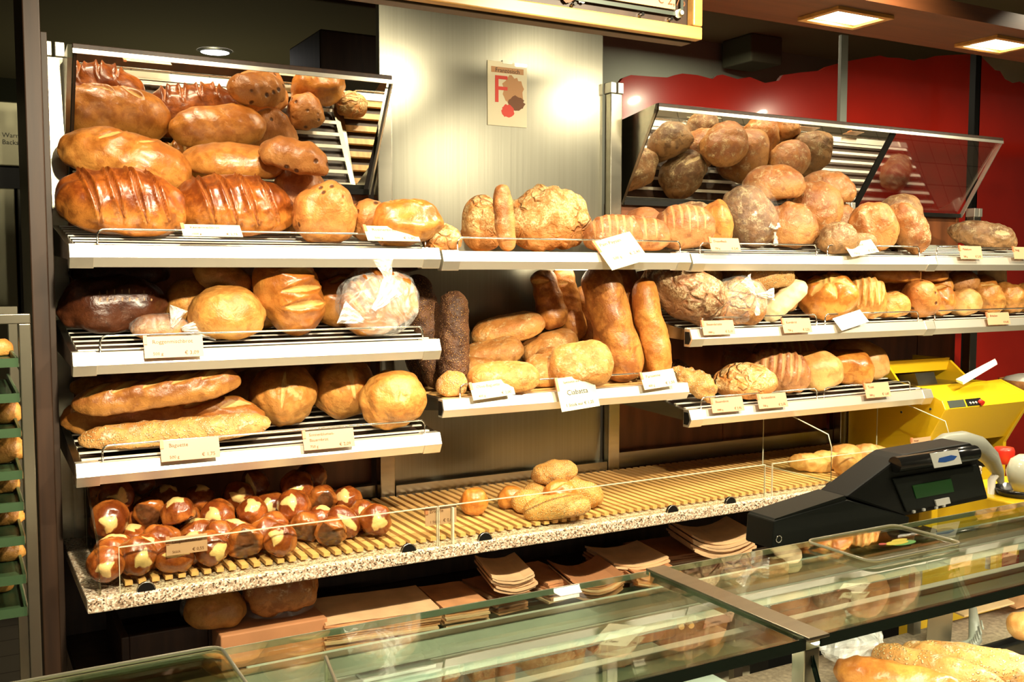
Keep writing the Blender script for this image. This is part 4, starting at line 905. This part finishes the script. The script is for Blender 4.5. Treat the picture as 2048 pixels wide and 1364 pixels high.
text('Französisch', .021, T(p.x, .0255, p.z+.074), 'print_black', r, align='CENTER')
text('F', .135, T(p.x-.06, .0254, p.z-.03), 'print_red', r)
part('tape', MB().box(p.x-.02, p.x+.02, .0255, .0265, p.z+Hp/2-.006, p.z+Hp/2+.006), 'glass_edge', r)
BY = -1.30
c1 = PY(1398, 82, BY); xL = .30; zt = 2.75; zb = c1.z; xR = c1.x
r = thing('menu_board', ((xL+xR)/2, BY, zb), 'hanging menu board in a light wooden frame above the counter', 'sign')
part('backing', MB().box(xL+.02, xR-.02, BY+.012, BY+.03, zb+.02, zt), 'wood_dark', r)
part('frame_bottom', MB().box(xL, xR, BY-.012, BY+.012, zb, zb+.028), 'wood_frame', r, .003)
part('frame_side', MB().box(xR-.026, xR, BY-.012, BY+.012, zb+.029, zt), 'wood_frame', r, .003)
part('print_sheet', MB().box(xL+.03, xR-.065, BY+.004, BY+.009, zb+.062, zt), 'beige_board', r)
part('glass_edge_strip', MB().box(xL+.03, xR-.045, BY+.001, BY+.004, zb+.048, zb+.056).box(xR-.052, xR-.045, BY+.001, BY+.004, zb+.056, zt), 'grey_trim', r)
for px in (1150, 1285, 1343):
    q = PY(px, 40, BY); part('mount_pin', MB().cyl((q.x, BY-.002, zb+.04), 'y', .004, .014, 10), 'chrome', r)
q = PY(1358, 27, BY); part('knob', MB().lathe((0, 0, 0), [(0, 0)], 3) if 0 else MB().tube([(q.x, BY+.004, q.z), (q.x, BY-.006, q.z), (q.x, BY-.011, q.z)], [.009, .009, .005], 18), 'ceramic', r)
q = PY(1345, 9, BY); T2 = Matrix.Translation(Vector((q.x, BY+.003, q.z))-Vector(r.location)) @ FACE
text('€ 2,75', .030, T2, 'print_brown', r, align='CENTER')
for px, cm in ((1138, 'print_brown'), (1165, 'ceramic')):
    q = PY(px, 2, BY); part('picture', blob(q.x, q.z+.01, .016, .014, px, BY+.0035), cm, r)
part('dark_board', MB().box(xL, xR-.01, BY+.013, BY+.05, zb-.004, zb+.022), 'wood_dark', r, .002)  # dark slab below and behind the frame's bottom edge

# ------------------------------------------------------------------ under the ledge
LZ = .60
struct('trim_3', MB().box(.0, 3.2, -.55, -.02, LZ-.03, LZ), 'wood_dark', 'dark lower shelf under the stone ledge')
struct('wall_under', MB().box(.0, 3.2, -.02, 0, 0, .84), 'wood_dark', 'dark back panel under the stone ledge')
def stack(px, py, wpx, hpx, Y, n, mat, label, a=0, dep=.22, curl=0, z0=None):
    """paper bags piled flat; each bag a thin bent sheet"""
    c = PY(px, py, Y); S = SPX(c); Wd = wpx*S; Hh = hpx*S; zb = c.z-Hh/2 if z0 is None else z0
    r = thing('bag_stack', (c.x, Y, zb), label, 'paper bags', 'paper bag stacks under the ledge'); r.rotation_euler = (0, 0, math.radians(a))
    rg = random.Random(px); th = Hh/n
    for i in range(n):
        dx, dy = rg.uniform(-.008, .008), rg.uniform(-.012, .006); z = i*th; q = []
        for k in range(9):
            f = k/8; zz = z+curl*(f-.5)**2*Wd*2+rg.uniform(-.001, .001)
            q += [(-Wd/2+Wd*f+dx, -dep/2+dy, zz), (-Wd/2+Wd*f+dx, dep/2+dy, zz), (-Wd/2+Wd*f+dx, dep/2+dy, zz+th*.78), (-Wd/2+Wd*f+dx, -dep/2+dy, zz+th*.78)]
        fs = [(k*4+m_, k*4+(m_+1) % 4, (k+1)*4+(m_+1) % 4, (k+1)*4+m_) for k in range(8) for m_ in range(4)]+[(0, 3, 2, 1), (32, 33, 34, 35)]
        link('paper_bag', MB().add(q, fs).mesh('paper_bag'), mat if rg.random() > .25 else 'kraft_pale', r)
    return r
stack(748, 1236, 226, 62, -.42, 12, 'kraft', 'tall stack of brown paper bags right of the dark bread bag', -6)
stack(905, 1208, 92, 48, -.40, 9, 'kraft', 'small stack of brown paper bags next to the tall stack', -4)
stack(985, 1190, 70, 44, -.36, 8, 'cardboard', 'dark stack of paper bags leaning in the middle under the ledge', 6)
stack(1010, 1150, 84, 34, -.44, 6, 'kraft_pale', 'curled pale paper bags hanging over the middle stacks', -14, curl=.25)
stack(1085, 1165, 70, 44, -.36, 8, 'kraft', 'brown paper bags behind the curled pale ones', 4)
stack(1170, 1165, 110, 30, -.44, 7, 'cardboard', 'loose reddish paper bags with lifted ends', -12, curl=.35)
stack(1250, 1128, 120, 36, -.36, 7, 'kraft', 'crumpled brown paper bags under the right half of the ledge', -8, curl=.15)
stack(1330, 1110, 130, 40, -.28, 8, 'cardboard', 'dark paper bags at the back under the ledge', -4)
stack(1290, 1148, 90, 20, -.47, 5, 'kraft', 'thin pile of reddish bags near the counter edge', -12, curl=.2)
stack(1420, 1085, 130, 34, -.40, 6, 'kraft_pale', 'pale crumpled paper bags beside the cash terminal', -16, curl=.3)
whole('cardboard_box', MB().box(.33, .62, -.50, -.25, LZ, LZ+.095), 'cardboard', 'low cardboard box under the left half of the ledge', 'box', bev=.004)
whole('wooden_crate', MB().box(.10, .34, -.40, -.10, LZ, LZ+.03).box(.10, .12, -.40, -.10, LZ+.03, LZ+.10).box(.32, .34, -.40, -.10, LZ+.03, LZ+.10).box(.12, .32, -.40, -.38, LZ+.03, LZ+.10), 'wood_panel', 'dark wooden crate at the left under the ledge', 'crate', bev=.003)
c = PY(425, 1205, -.40); loaf('bread_loaf', 'pale_gold', 430, 1212, 120, 90, 66, -.36, 'sliced pale loaf in a clear bag under the ledge', LZ+.096, lean=20)
bag(PY(428, 1206, -.36), .09, .07, .055, 'film', 'clear bag round the pale loaf under the ledge', 21)
loaf('bread_loaf', 'rye_brown', 558, 1214, 140, 110, 92, -.36, 'dark brown loaf in a glossy bag under the ledge', LZ+.096, lean=20, lump=.15)
bag(PY(558, 1210, -.36), .10, .08, .075, 'film', 'glossy bag round the dark loaf under the ledge', 22)

# ------------------------------------------------------------------ glass counter in the foreground
CZ, CB, CF = 1.082, -1.60, -2.0
bx = .896
def pane_top(xa, xb, label):
    r = thing('counter_glass', ((xa+xb)/2, -1.8, CZ), label, 'glass top', 'glass tops of the counter')
    part('sheet', MB().box(xa, xb, CF+.003, CB-.002, CZ-.0175, CZ), 'glass_green', r)
    part('front_edge', MB().box(xa, xb, CF, CF+.003, CZ-.018, CZ+.0005), 'glass_edge_green', r)
    part('back_edge', MB().box(xa, xb, CB-.002, CB, CZ-.0105, CZ+.0005), 'glass_edge', r)
pane_top(-.8, bx-.016, 'left glass top of the counter with bag reflections'); pane_top(bx+.016, 2.6, 'right glass top of the counter before the cash terminal')
r = thing('counter_bar', (bx, -1.8, CZ), 'flat steel bar between the two glass tops', 'bar')
part('top_strip', MB().box(bx-.022, bx+.022, CF-.012, CB, CZ+.0008, CZ+.006), 'bar_steel', r, .001)
part('support', MB().box(bx-.016, bx+.016, CF+.002, CF+.03, CZ-.10, CZ-.019), 'bar_steel', r, .002)
part('web', MB().box(bx-.014, bx+.014, CF+.03, CB-.003, CZ-.019, CZ-.0005), 'bar_steel', r)
# front glass, leaning outwards
def pane_front(xa, xb, label):
    r = thing('front_glass', ((xa+xb)/2, CF-.1, .6), label, 'glass front', 'front glass of the counter')
    poly = [(CF+.006, CZ-.020), (CF-.09, .831), (CF-.084, .831), (CF+.012, CZ-.020)]
    part('sheet', MB().prism(poly, xa, xb), 'glass', r); part('side_edge', MB().prism(poly, xb, xb+.0012), 'glass_edge_green', r); part('side_edge', MB().prism(poly, xa-.0012, xa), 'glass_edge_green', r)
pane_front(-.8, bx-.003, 'left sloping front glass of the counter'); pane_front(bx+.003, 2.6, 'right sloping front glass of the counter over the baguettes')
# case below
r = thing('display_case', (.9, -1.85, 0), 'low body of the glass counter with its stone deck', 'counter')
part('body', MB().box(-.8, 2.6, -2.18, -1.60, 0, .80), 'wood_brown', r)
part('deck', MB().box(-.8, 2.6, -2.19, -1.60, .80, .83), 'counter_stone', r, .003)
part('back_rail', MB().box(-.8, 2.6, -1.625, -1.60, 1.01, 1.045), 'bar_steel', r, .002)
part('mid_rail', MB().box(-.8, 2.6, -1.895, -1.875, 1.046, 1.065), 'alu', r, .002)
part('strip_light', MB().box(-.75, 2.55, -1.932, -1.908, 1.032, 1.040), 'lens', r)
part('strip_housing', MB().box(-.76, 2.56, -1.938, -1.896, 1.0405, 1.056), 'bar_steel', r)
for x in (-.2, .9, 2.0):
    l_ = lamp('strip_bulb', (x-.9, -1.92+1.85, 1.028), 5, .05, col=(1, .93, .76), parent=r); l_.data.shape = 'RECTANGLE'; l_.data.size = 1.05; l_.data.size_y = .03
for x in (-.78, 1.62, 2.5): part('rear_post', MB().box(x-.012, x+.012, -1.62, -1.603, .83, 1.01), 'bar_steel', r)
part('inner_tray', MB().box(.30, .86, -1.87, -1.64, .955, .962), 'counter_steel', r, .002)
part('inner_tray', MB().box(-.1, .29, -1.87, -1.64, .955, .962), 'white_plate', r, .002)
part('rear_ledge', MB().box(.15, 2.3, -1.645, -1.48, .985, 1.0), 'rear_steel', r, .002)
for x in (.2, 1.2, 2.2): part('ledge_leg', MB().box(x-.012, x+.012, -1.50, -1.484, 0, .985), 'bar_steel', r)
c = PZ(803, 1345, 1.004); whole('paper_sheet', MB().box(c.x-.065, c.x+.06, -1.64, -1.53, 1.001, 1.006), 'white_plate', 'bright white sheet behind the glass near the counter bottom', 'paper')
g_ = thing('glass_sign', (.12, -1.85, .83), 'small upright glass pane with a pale edge inside the counter', 'glass pane')
q0 = PY(652, 1314, -1.76); q1 = PY(720, 1364, -1.84)
part('sheet', MB().prism([(-1.76, q0.z), (-1.95, q0.z-.10), (-1.95, .84), (-1.76, .84)], q0.x-.002, q0.x+.002), 'acrylic', g_)
part('polished_edge', MB().tube([(q0.x, -1.76, .86), (q0.x, -1.76, q0.z), (q0.x, -1.95, q0.z-.10)], .0028, 6), 'glass_edge', g_)
# tongs and things
q = PZ(1340, 1205, .99)
t = thing('bread_tongs', (q.x, q.y, .963), 'pale wooden bread tongs on the steel tray under the bar', 'tongs')
part('arm', MB().tube([(q.x-.035, q.y-.08, .972), (q.x, q.y, .985), (q.x+.03, q.y+.07, .99)], .006, 8), 'wood_slat', t); part('arm', MB().tube([(q.x-.015, q.y-.085, .972), (q.x+.008, q.y, .992), (q.x+.03, q.y+.07, .994)], .006, 8), 'wood_slat', t)
# coin trays
def coin_tray(corner_px, wx, dy, label, flip):
    c = PZ(*corner_px, CZ+.004); x1 = c.x; x0 = x1-wx; y1 = c.y; y0 = y1-dy
    r = thing('coin_tray', ((x0+x1)/2, (y0+y1)/2, CZ+.001), label, 'tray', 'acrylic coin trays on the counter')
    def rr(a, b, c_, d, rad, n=5):
        P_ = []
        for (cx, cy, s0) in ((b-rad, d-rad, 0), (a+rad, d-rad, 1), (a+rad, c_+rad, 2), (b-rad, c_+rad, 3)):
            P_ += [(cx+rad*math.cos(math.pi/2*(s0+k/n)), cy+rad*math.sin(math.pi/2*(s0+k/n))) for k in range(n+1)]
        return P_
    part('plate', MB().prism(rr(x0, x1, y0, y1, .02), CZ+.001, CZ+.007, 'z'), 'acrylic', r)
    o = rr(x0, x1, y0, y1, .02); part('rim', MB().tube([(u, v, CZ+.0095) for u, v in o+o[:1]], .0028, 6), 'glass_edge', r)
    part('inner_plate', MB().prism(rr(x0+.02, x1-.02, y0+.03, y1-.03, .02), CZ+.0073, CZ+.0085, 'z'), 'acrylic', r)
    cx, cy = (x0+x1)/2+flip, (y0+y1)/2-.015
    for k, (m_, dx, dy_, rx, ry) in enumerate((('print_green', .012, -.006, .035, .014), ('print_yellow', .0, .0, .032, .012), ('print_yellow', .02, .01, .022, .008), ('print_red', -.035, .006, .010, .006))):
        pts = [(cx+dx+rx*math.cos(a), cy+dy_+ry*math.sin(a)) for a in [2*math.pi*i/20 for i in range(20)]]
        part('sticker', MB().prism(pts, CZ+.0086+.0003*k, CZ+.0088+.0003*k, 'z'), m_, r)
coin_tray((440, 1299), .30, .19, 'clear coin tray with a coloured sticker at the left corner of the counter', -.02)
coin_tray((1790, 1054), .27, .17, 'clear coin tray with a yellow green sticker near the cash terminal', .02)
# food and clutter behind the front glass at the lower right
g = 'seeded baguettes in the counter'
DK = .832
for px, py, l, wd, h, ro, lb in ((1735, 1352, 170, 78, 66, -28, 'leftmost golden baguette in the counter'), (1812, 1330, 190, 66, 60, -40, 'second golden baguette in the counter with dark specks'), (1880, 1325, 190, 70, 62, -32, 'third golden baguette in the counter'), (1945, 1330, 240, 84, 66, -26, 'rightmost long pale baguette in the counter')):
    c = PZ(px, py, DK+.03); S = SPX(c)
    me = bread_mesh('baguette', l*S*1.5, wd*S, h*S, n=4, lump=.08, seed=px, res=(44, 30)); o = link('baguette', me, 'grain' if px != 1735 else 'golden')
    o.location = (c.x+.03, c.y-.05, DK+.36*h*S+.002); o.rotation_euler = (0, 0, math.radians(ro-38)); tag(o, lb, 'bread', g)
c = PZ(1695, 1290, DK+.03); bag((c.x, c.y, DK+.036), .075, .06, .036, 'film_pack', 'crumpled white plastic pack behind the front glass', 31, crinkle=.25)
c = PZ(2040, 1255, DK+.02); o = loaf('bun', 'roll_pale', 2046, 1250, 60, 60, 50, -1.80, 'pale bun cut off at the right edge of the counter', None)
c = PZ(1995, 1300, DK+.01); whole('black_tray', MB().box(c.x-.05, c.x+.22, c.y-.05, c.y+.01, DK, DK+.012).box(c.x-.05, c.x+.22, c.y+.01, c.y+.016, DK, DK+.022), 'black_gloss', 'flat black tray at the right of the counter', 'tray', bev=.002)
c = PZ(1885, 1245, DK+.04)
r = thing('card_holder', (c.x, c.y, DK), 'folded grey metal card holder standing in the counter', 'holder')
part('left_plate', MB().quadsheet((c.x-.04, c.y+.01, DK), (c.x, c.y-.02, DK), (c.x+.005, c.y-.02, DK+.07), (c.x-.035, c.y+.01, DK+.075), .002), 'bar_steel', r)
part('right_plate', MB().quadsheet((c.x, c.y-.02, DK), (c.x+.035, c.y+.02, DK), (c.x+.04, c.y+.02, DK+.08), (c.x+.005, c.y-.02, DK+.07), .002), 'bar_steel', r)
c = PZ(1950, 1290, DK+.01)
r = thing('metal_tongs', (c.x, c.y, DK), 'curved ribbed grey tongs standing in the counter', 'tongs')
part('arm', MB().tube([(c.x-.05, c.y, DK+.012), (c.x-.02, c.y-.005, DK+.014), (c.x+.0, c.y, DK+.022), (c.x+.01, c.y+.01, DK+.05), (c.x+.016, c.y+.02, DK+.085)], [.013, .014, .014, .012, .008], 10), 'grey_plastic', r)
for i in range(7):
    f = i/6; part('rib', MB().tube([(c.x-.035+.045*f, c.y-.019+.008*f, DK+.016+.03*f*f), (c.x-.033+.045*f, c.y-.012+.008*f, DK+.030+.034*f*f)], .0022, 6), 'grey_plastic', r)
for k, (px, py) in enumerate(((1965, 1190), (2010, 1175), (2040, 1200), (1940, 1225))):
    c = PZ(px, py, DK+.02); stack_ = whole('paper_bag', MB().quadsheet((c.x-.09, c.y-.05, DK+.004+.012*k), (c.x+.09, c.y-.05, DK+.004+.012*k), (c.x+.09, c.y+.05, DK+.02+.012*k), (c.x-.09, c.y+.05, DK+.012+.012*k), .004), 'kraft_pale' if k % 2 else 'kraft', ('topmost', 'second', 'third', 'lowest')[3-k]+' of the folded paper bags in the right of the counter', 'paper bag', 'folded bags in the counter')

# ------------------------------------------------------------------ cash terminal with scale
PYF = -1.44
def pp(*pts, Y=PYF): return [(PY(a, b, Y).x, PY(a, b, Y).z) for a, b in pts]
r = thing('cash_terminal', (1.6, -1.35, .98), 'black cash terminal with a green display facing the customers', 'cash register')
xs = [p_[0] for p_ in pp((1535, 1060), (1800, 1030))]
struct_sh = part('stand', MB().box(xs[0]+.02, xs[1]+.02, PYF+.01, PYF+.07, .0, 1.0), 'black', r)
part('base', MB().prism(pp((1545, 1100), (1816, 1062), (1820, 1034), (1696, 1000), (1549, 1042)), PYF, PYF+.09, 'y'), 'pos_dark', r, .004)
part('base_top', MB().prism(pp((1549, 1045), (1696, 1000), (1692, 992), (1553, 1038)), PYF+.004, PYF+.086, 'y'), 'pos_dark', r)
hd = part('head', MB().prism(pp((1700, 996), (1800, 920), (1814, 911), (1950, 887), (1958, 895), (1986, 1000), (1816, 1036)), PYF+.012, PYF+.10, 'y'), 'black', r, .006)
part('display_face', MB().prism(pp((1790, 958), (1958, 930), (1978, 990), (1818, 1026)), PYF+.006, PYF+.013, 'y'), 'pos_dark', r, .003)
part('screen', MB().prism(pp((1828, 972), (1905, 958), (1911, 984), (1836, 998)), PYF+.004, PYF+.0065, 'y'), 'lcd', r)
part('roller', MB().tube([Vector((u, PYF+.004, v)) for u, v in pp((1792, 930), (1952, 906))], .020, 16), 'black_gloss', r)
part('sticker', MB().prism(pp((1848, 905), (1904, 897), (1912, 925), (1857, 934)), PYF-.0175, PYF-.0165, 'y'), 'sticker_white', r)
part('logo', MB().prism(pp((1866, 914), (1890, 908), (1902, 910), (1896, 917), (1878, 922), (1864, 922)), PYF-.0182, PYF-.0176, 'y'), 'print_blue', r)
part('badge', MB().prism(pp((1872, 1001), (1900, 995), (1903, 1007), (1876, 1013)), PYF+.002, PYF+.0062, 'y'), 'sticker_white', r)
o = pp((1557, 1078))[0]; part('lock_ring', MB().tube([(o[0]+.008*math.cos(a), PYF-.001, o[1]+.008*math.sin(a)) for a in [i*math.pi/8 for i in range(17)]], .0016, 6), 'chrome', r)
o = pp((1830, 1024), (1850, 1020), (1875, 1016), (1890, 1012))
for u, v in o: part('key_mark', MB().box(u-.004, u+.004, PYF+.001, PYF+.0062, v-.003, v+.003), 'sticker_white', r)
# handset/scanner behind the terminal
r = thing('hand_scanner', (2.3, -1.15, .98), 'grey curved handset hanging behind the cash terminal', 'scanner')
hs = [PY(a, b, -1.15) for a, b in ((1862, 893), (1890, 884), (1925, 884), (1955, 893), (1980, 915), (1996, 945), (2002, 965))]
part('shell', MB().tube(hs, [.012, .026, .034, .034, .028, .018, .010], 14), 'grey_plastic', r)
part('foot', MB().tube([hs[-2], hs[-2]+Vector((-.03, .0, -.02)), hs[-2]+Vector((-.035, .0, -.30))], [.012, .012, .008], 10), 'sticker_white', r)
whole('jar_lid', MB().lathe((PY(2008, 912, -.95).x, -.95, PY(2008, 912, -.95).z), [(0, .03), (.03, .03), (.034, .02), (.034, -.02), (.03, -.025), (0, -.025)], 24), 'red_plastic', 'red rimmed glass jar behind the handset', 'jar')
c = PY(2050, 948, -1.2); whole('white_jug', MB().lathe((c.x, -1.2, c.z), [(0, -.055), (.03, -.055), (.05, -.02), (.055, .01), (.042, .045), (.02, .06), (0, .062)], 28), 'ceramic', 'pale rounded jug at the right picture edge', 'jug')
c = PY(2030, 985, -1.2); whole('black_dish', MB().lathe((c.x+.02, -1.2, c.z-.02), [(0, 0), (.06, 0), (.075, .03), (.07, .034), (.055, .008), (0, .008)], 28), 'black_gloss', 'black dish under the pale jug', 'dish')
c = PY(1990, 985, -1.15); whole('yellow_box', MB().box(c.x-.075, c.x+.30, -1.28, -1.0, .80, c.z-.002), 'yellow', 'low yellow box right of the cash terminal', 'box', bev=.005)

# ------------------------------------------------------------------ yellow bread slicer
r = thing('bread_slicer', (3.45, -.3, 0), 'yellow bread slicing machine right of the shelves', 'machine')
sx0, sx1 = X3+.012, 3.72
prof = [(-.02, .0), (-.40, .0), (-.40, .905), (-.508, 1.095), (-.49, 1.13), (-.365, 1.175), (-.30, 1.16), (-.02, 1.16)]
part('side_plate', MB().prism(prof, sx0, sx0+.02), 'yellow', r, .003); part('side_plate', MB().prism(prof, sx1-.02, sx1), 'yellow', r, .003)
part('body', MB().prism([(-.03, .02), (-.385, .02), (-.385, .80), (-.03, .80)], sx0+.021, sx1-.021), 'yellow', r)
part('front_panel', MB().prism([(-.40, .93), (-.505, 1.095), (-.49, 1.102), (-.385, .93)], sx0+.021, sx1-.021), 'yellow', r)
part('control_strip', MB().prism([(-.506, 1.096), (-.489, 1.129), (-.47, 1.129), (-.49, 1.098)], sx0+.021, sx1-.021), 'yellow', r)
part('top_plate', MB().prism([(-.486, 1.128), (-.365, 1.172), (-.30, 1.158), (-.30, 1.148), (-.365, 1.16), (-.48, 1.12)], sx0+.021, sx1-.021), 'yellow', r)
part('dark_panel', MB().prism([(-.5065, 1.100), (-.4925, 1.127), (-.4915, 1.127), (-.5055, 1.100)], sx0+.03, sx0+.13), 'grey_trim', r)
part('switch_plate', MB().prism([(-.5065, 1.100), (-.4925, 1.127), (-.4915, 1.127), (-.5055, 1.100)], sx0+.14, sx0+.235), 'black', r)
kx = sx0+.222; part('stop_button', MB().tube([(kx, -.499, 1.114), (kx, -.515, 1.107)], [.011, .011], 14), 'red_plastic', r)
for i in range(3): part('button', MB().tube([(sx0+.16+.018*i, -.499, 1.113), (sx0+.16+.018*i, -.506, 1.110)], [.004, .004], 8), 'sticker_white', r)
part('chute', MB().box(sx0+.08, sx1-.08, -.37, -.30, .76, .90), 'black', r)
part('hood_front', MB().prism([(-.21, 1.21), (-.225, 1.265), (-.215, 1.268), (-.20, 1.21)], sx0+.0, sx1-.16), 'yellow', r)
part('hood_side', MB().prism([(-.21, 1.262), (-.03, 1.262), (-.03, 1.16), (-.30, 1.16), (-.33, 1.17)], sx1-.16, sx1-.145), 'yellow', r); part('hood_side', MB().prism([(-.21, 1.262), (-.03, 1.262), (-.03, 1.16), (-.30, 1.16)], sx0, sx0+.012), 'yellow', r)
part('bread_bed', MB().box(sx0+.02, sx1-.16, -.30, -.04, 1.155, 1.165), 'steel', r)
part('pusher', MB().prism([(-.30, 1.165), (-.20, 1.165), (-.20, 1.20), (-.28, 1.215)], sx0+.10, sx0+.22), 'steel', r)
for y, z in ((-.30, 1.06), (-.44, 1.09)): part('screw', MB().cyl((sx0-.003, y, z), 'x', .005, .004, 10), 'grey_trim', r)
c = PY(1945, 742, -.42)
whole('paper_sheets', MB().quadsheet((c.x-.125, -.47, c.z-.045), (c.x+.09, -.47, c.z+.028), (c.x+.15, -.42, c.z+.034), (c.x-.10, -.42, c.z-.040), .012), 'white_paper', 'white paper sheets lying slanted on the yellow slicer', 'paper')
c = PY(2045, 765, -.30)
r = thing('bread_basket', (c.x+.05, -.30, c.z-.06), 'wicker basket with white cloth behind the yellow slicer', 'basket')
part('wall', MB().lathe((c.x+.05, -.30, c.z-.05), [(0, 0), (.10, 0), (.13, .06), (.122, .062), (.095, .008)], 28), 'wicker', r)
part('cloth', MB().lathe((c.x+.05, -.30, c.z-.01), [(.118, .0), (.10, .03), (.05, .045), (0, .04)], 24), 'white_paper', r)

# ------------------------------------------------------------------ tray trolley and oven at the left
TX = -.112; TY0, TY1 = -.62, -.12
r = thing('tray_trolley', (-.35, -.37, 0), 'steel tray trolley at the left picture edge', 'trolley')
for y in (TY0,): part('post', MB().box(TX-.012, TX+.012, y-.012, y+.012, .05, 1.53), 'bar_steel', r, .002)
part('post', MB().box(TX-.012, TX+.012, TY1-.012, TY1+.012, .05, 1.53), 'bar_steel', r, .002); part('post', MB().box(-.66, -.636, TY1-.012, TY1+.012, .05, 1.53), 'bar_steel', r); part('post', MB().box(-.66, -.636, TY0-.012, TY0+.012, .05, 1.53), 'bar_steel', r)
part('top_bar', MB().box(-.66, TX+.012, TY0-.012, TY0+.012, 1.53, 1.552), 'bar_steel', r, .002); part('top_bar', MB().box(-.66, TX+.012, TY1-.012, TY1+.012, 1.53, 1.552), 'bar_steel', r)
part('base_frame', MB().box(-.66, TX+.012, TY0, TY1, .03, .06), 'bar_steel', r)
tray_py = [727, 797, 866, 950, 1013, 1081, 1158, 1223]
for i, py in enumerate(tray_py):
    z = PY(40, py, TY0+.02).z
    o = whole('baking_tray', MB().box(-.64, TX-.014, TY0+.0, TY1-.02, z-.006, z).box(-.64, TX-.014, TY0-.0, TY0+.006, z, z+.014).box(TX-.02, TX-.014, TY0+.006, TY1-.02, z, z+.014), 'tray_green', 'dark green baking tray, %s from the top of the trolley' % ordn[i], 'tray', 'baking trays in the trolley')
    part_z = z
    part('tray_runner', MB().box(TX-.0135, TX-.008, TY0+.013, TY1-.013, z-.014, z-.007), 'bar_steel', r)
for px, py, l, h, ti, lb in ((0, 694, 50, 34, 0, 'golden roll on the first trolley tray'), (12, 838, 62, 46, 2, 'oval roll on the third trolley tray'), (14, 905, 76, 48, 3, 'oval roll on the fourth trolley tray'), (14, 978, 50, 38, 4, 'right hand roll on the fifth trolley tray'), (-6, 996, 44, 34, 4, 'left hand roll on the fifth trolley tray'),
                              (26, 1036, 46, 34, 5, 'back roll on the sixth trolley tray'), (4, 1058, 52, 36, 5, 'front roll on the sixth trolley tray'), (22, 1103, 52, 34, 6, 'back roll on the seventh trolley tray'), (8, 1130, 56, 40, 6, 'front roll on the seventh trolley tray'), (2, 1188, 50, 36, 7, 'roll on the lowest trolley tray')):
    z = PY(40, tray_py[ti], TY0+.02).z
    loaf('bread_roll', 'pale_gold', px, py, l, h*1.2, h, -.42, lb, None if 0 else z, group='rolls in the trolley', cat='bread roll', lean=10)
OY = 1.0
c0, c1 = PY(-20, 330, OY), PY(71, 207, OY)
r = thing('oven', (-.4, OY+.3, 0), 'grey oven front with lettering in the dim left background', 'oven')
part('hood', MB().box(-1.2, c1.x, OY, OY+.6, c0.z, c1.z), 'oven', r, .004)
part('dark_gap', MB().box(-1.2, c1.x-.005, OY+.02, OY+.6, PY(0, 375, OY).z, c0.z-.001), 'black', r)
zm = PY(0, 376, OY).z; xm = PY(32, 400, OY).x
part('door', MB().box(-1.2, xm-.004, OY, OY+.6, .4, zm), 'oven', r, .004); part('door', MB().box(xm+.004, c1.x, OY, OY+.6, .4, zm), 'oven_dark', r, .004)
for s, py in (('Warme', 274), ('Backstube', 288)):
    q = PY(4, py, OY); text(s, .024, Matrix.Translation(Vector((q.x, OY-.001, q.z))-Vector(r.location)) @ FACE, 'print_black', r)
struct('wall_left', MB().box(-2.6, -2.55, -1, 4.9, 0, 3.0), 'wood_dark', 'dark wall far behind the trolley')
a = PY(770, 60, 1.6); b = PY(640, 60, 1.6)
whole('dark_cabinet', MB().box(b.x, a.x+.2, 1.6, 2.1, 0, 2.8), 'wood_dark', 'dark brown cabinet behind the steel panel in the back room', 'cabinet', bev=.01)

# ------------------------------------------------------------------ pieces that belong to a part rather than to the whole thing
NEST = {'cash_terminal': {'screen': 'display_face', 'badge': 'display_face', 'key_mark': 'display_face', 'sticker': 'roller', 'logo': 'roller', 'lock_ring': 'base', 'base_top': 'base'},
        'bread_slicer': {'dark_panel': 'control_strip', 'switch_plate': 'control_strip', 'stop_button': 'control_strip', 'button': 'control_strip', 'screw': 'side_plate', 'pusher': 'bread_bed'},
        'menu_board': {'picture': 'print_sheet', 'lettering': 'print_sheet', 'knob': 'print_sheet', 'mount_pin': 'frame_bottom'},
        'poster': {'art_patch': 'sheet', 'heading_band': 'sheet', 'lettering': 'sheet'},
        'price_card': {'lettering': 'card', 'clip': 'card'}, 'coin_tray': {'sticker': 'inner_plate'}, 'display_shelf': {'end_cap': 'front_lip', 'open_end': 'front_lip'},
        'shelf_upright': {'cap': 'column'}, 'mirror_hood': {'rim_strip': 'top_rim'}, 'oven': {'lettering': 'hood'}, 'pane_clip': {'rim': 'half_disc'}, 'recessed_lamp': {'diffuser': 'trim_frame'}}
base = lambda o: o.name.split('.')[0]
for o in list(SC.objects):
    if o.parent is None and base(o) in NEST:
        kids = list(o.children)
        for k in kids:
            tgt = NEST[base(o)].get(base(k))
            if tgt:
                t = next((q for q in kids if base(q) == tgt), None)
                if t: k.parent = t
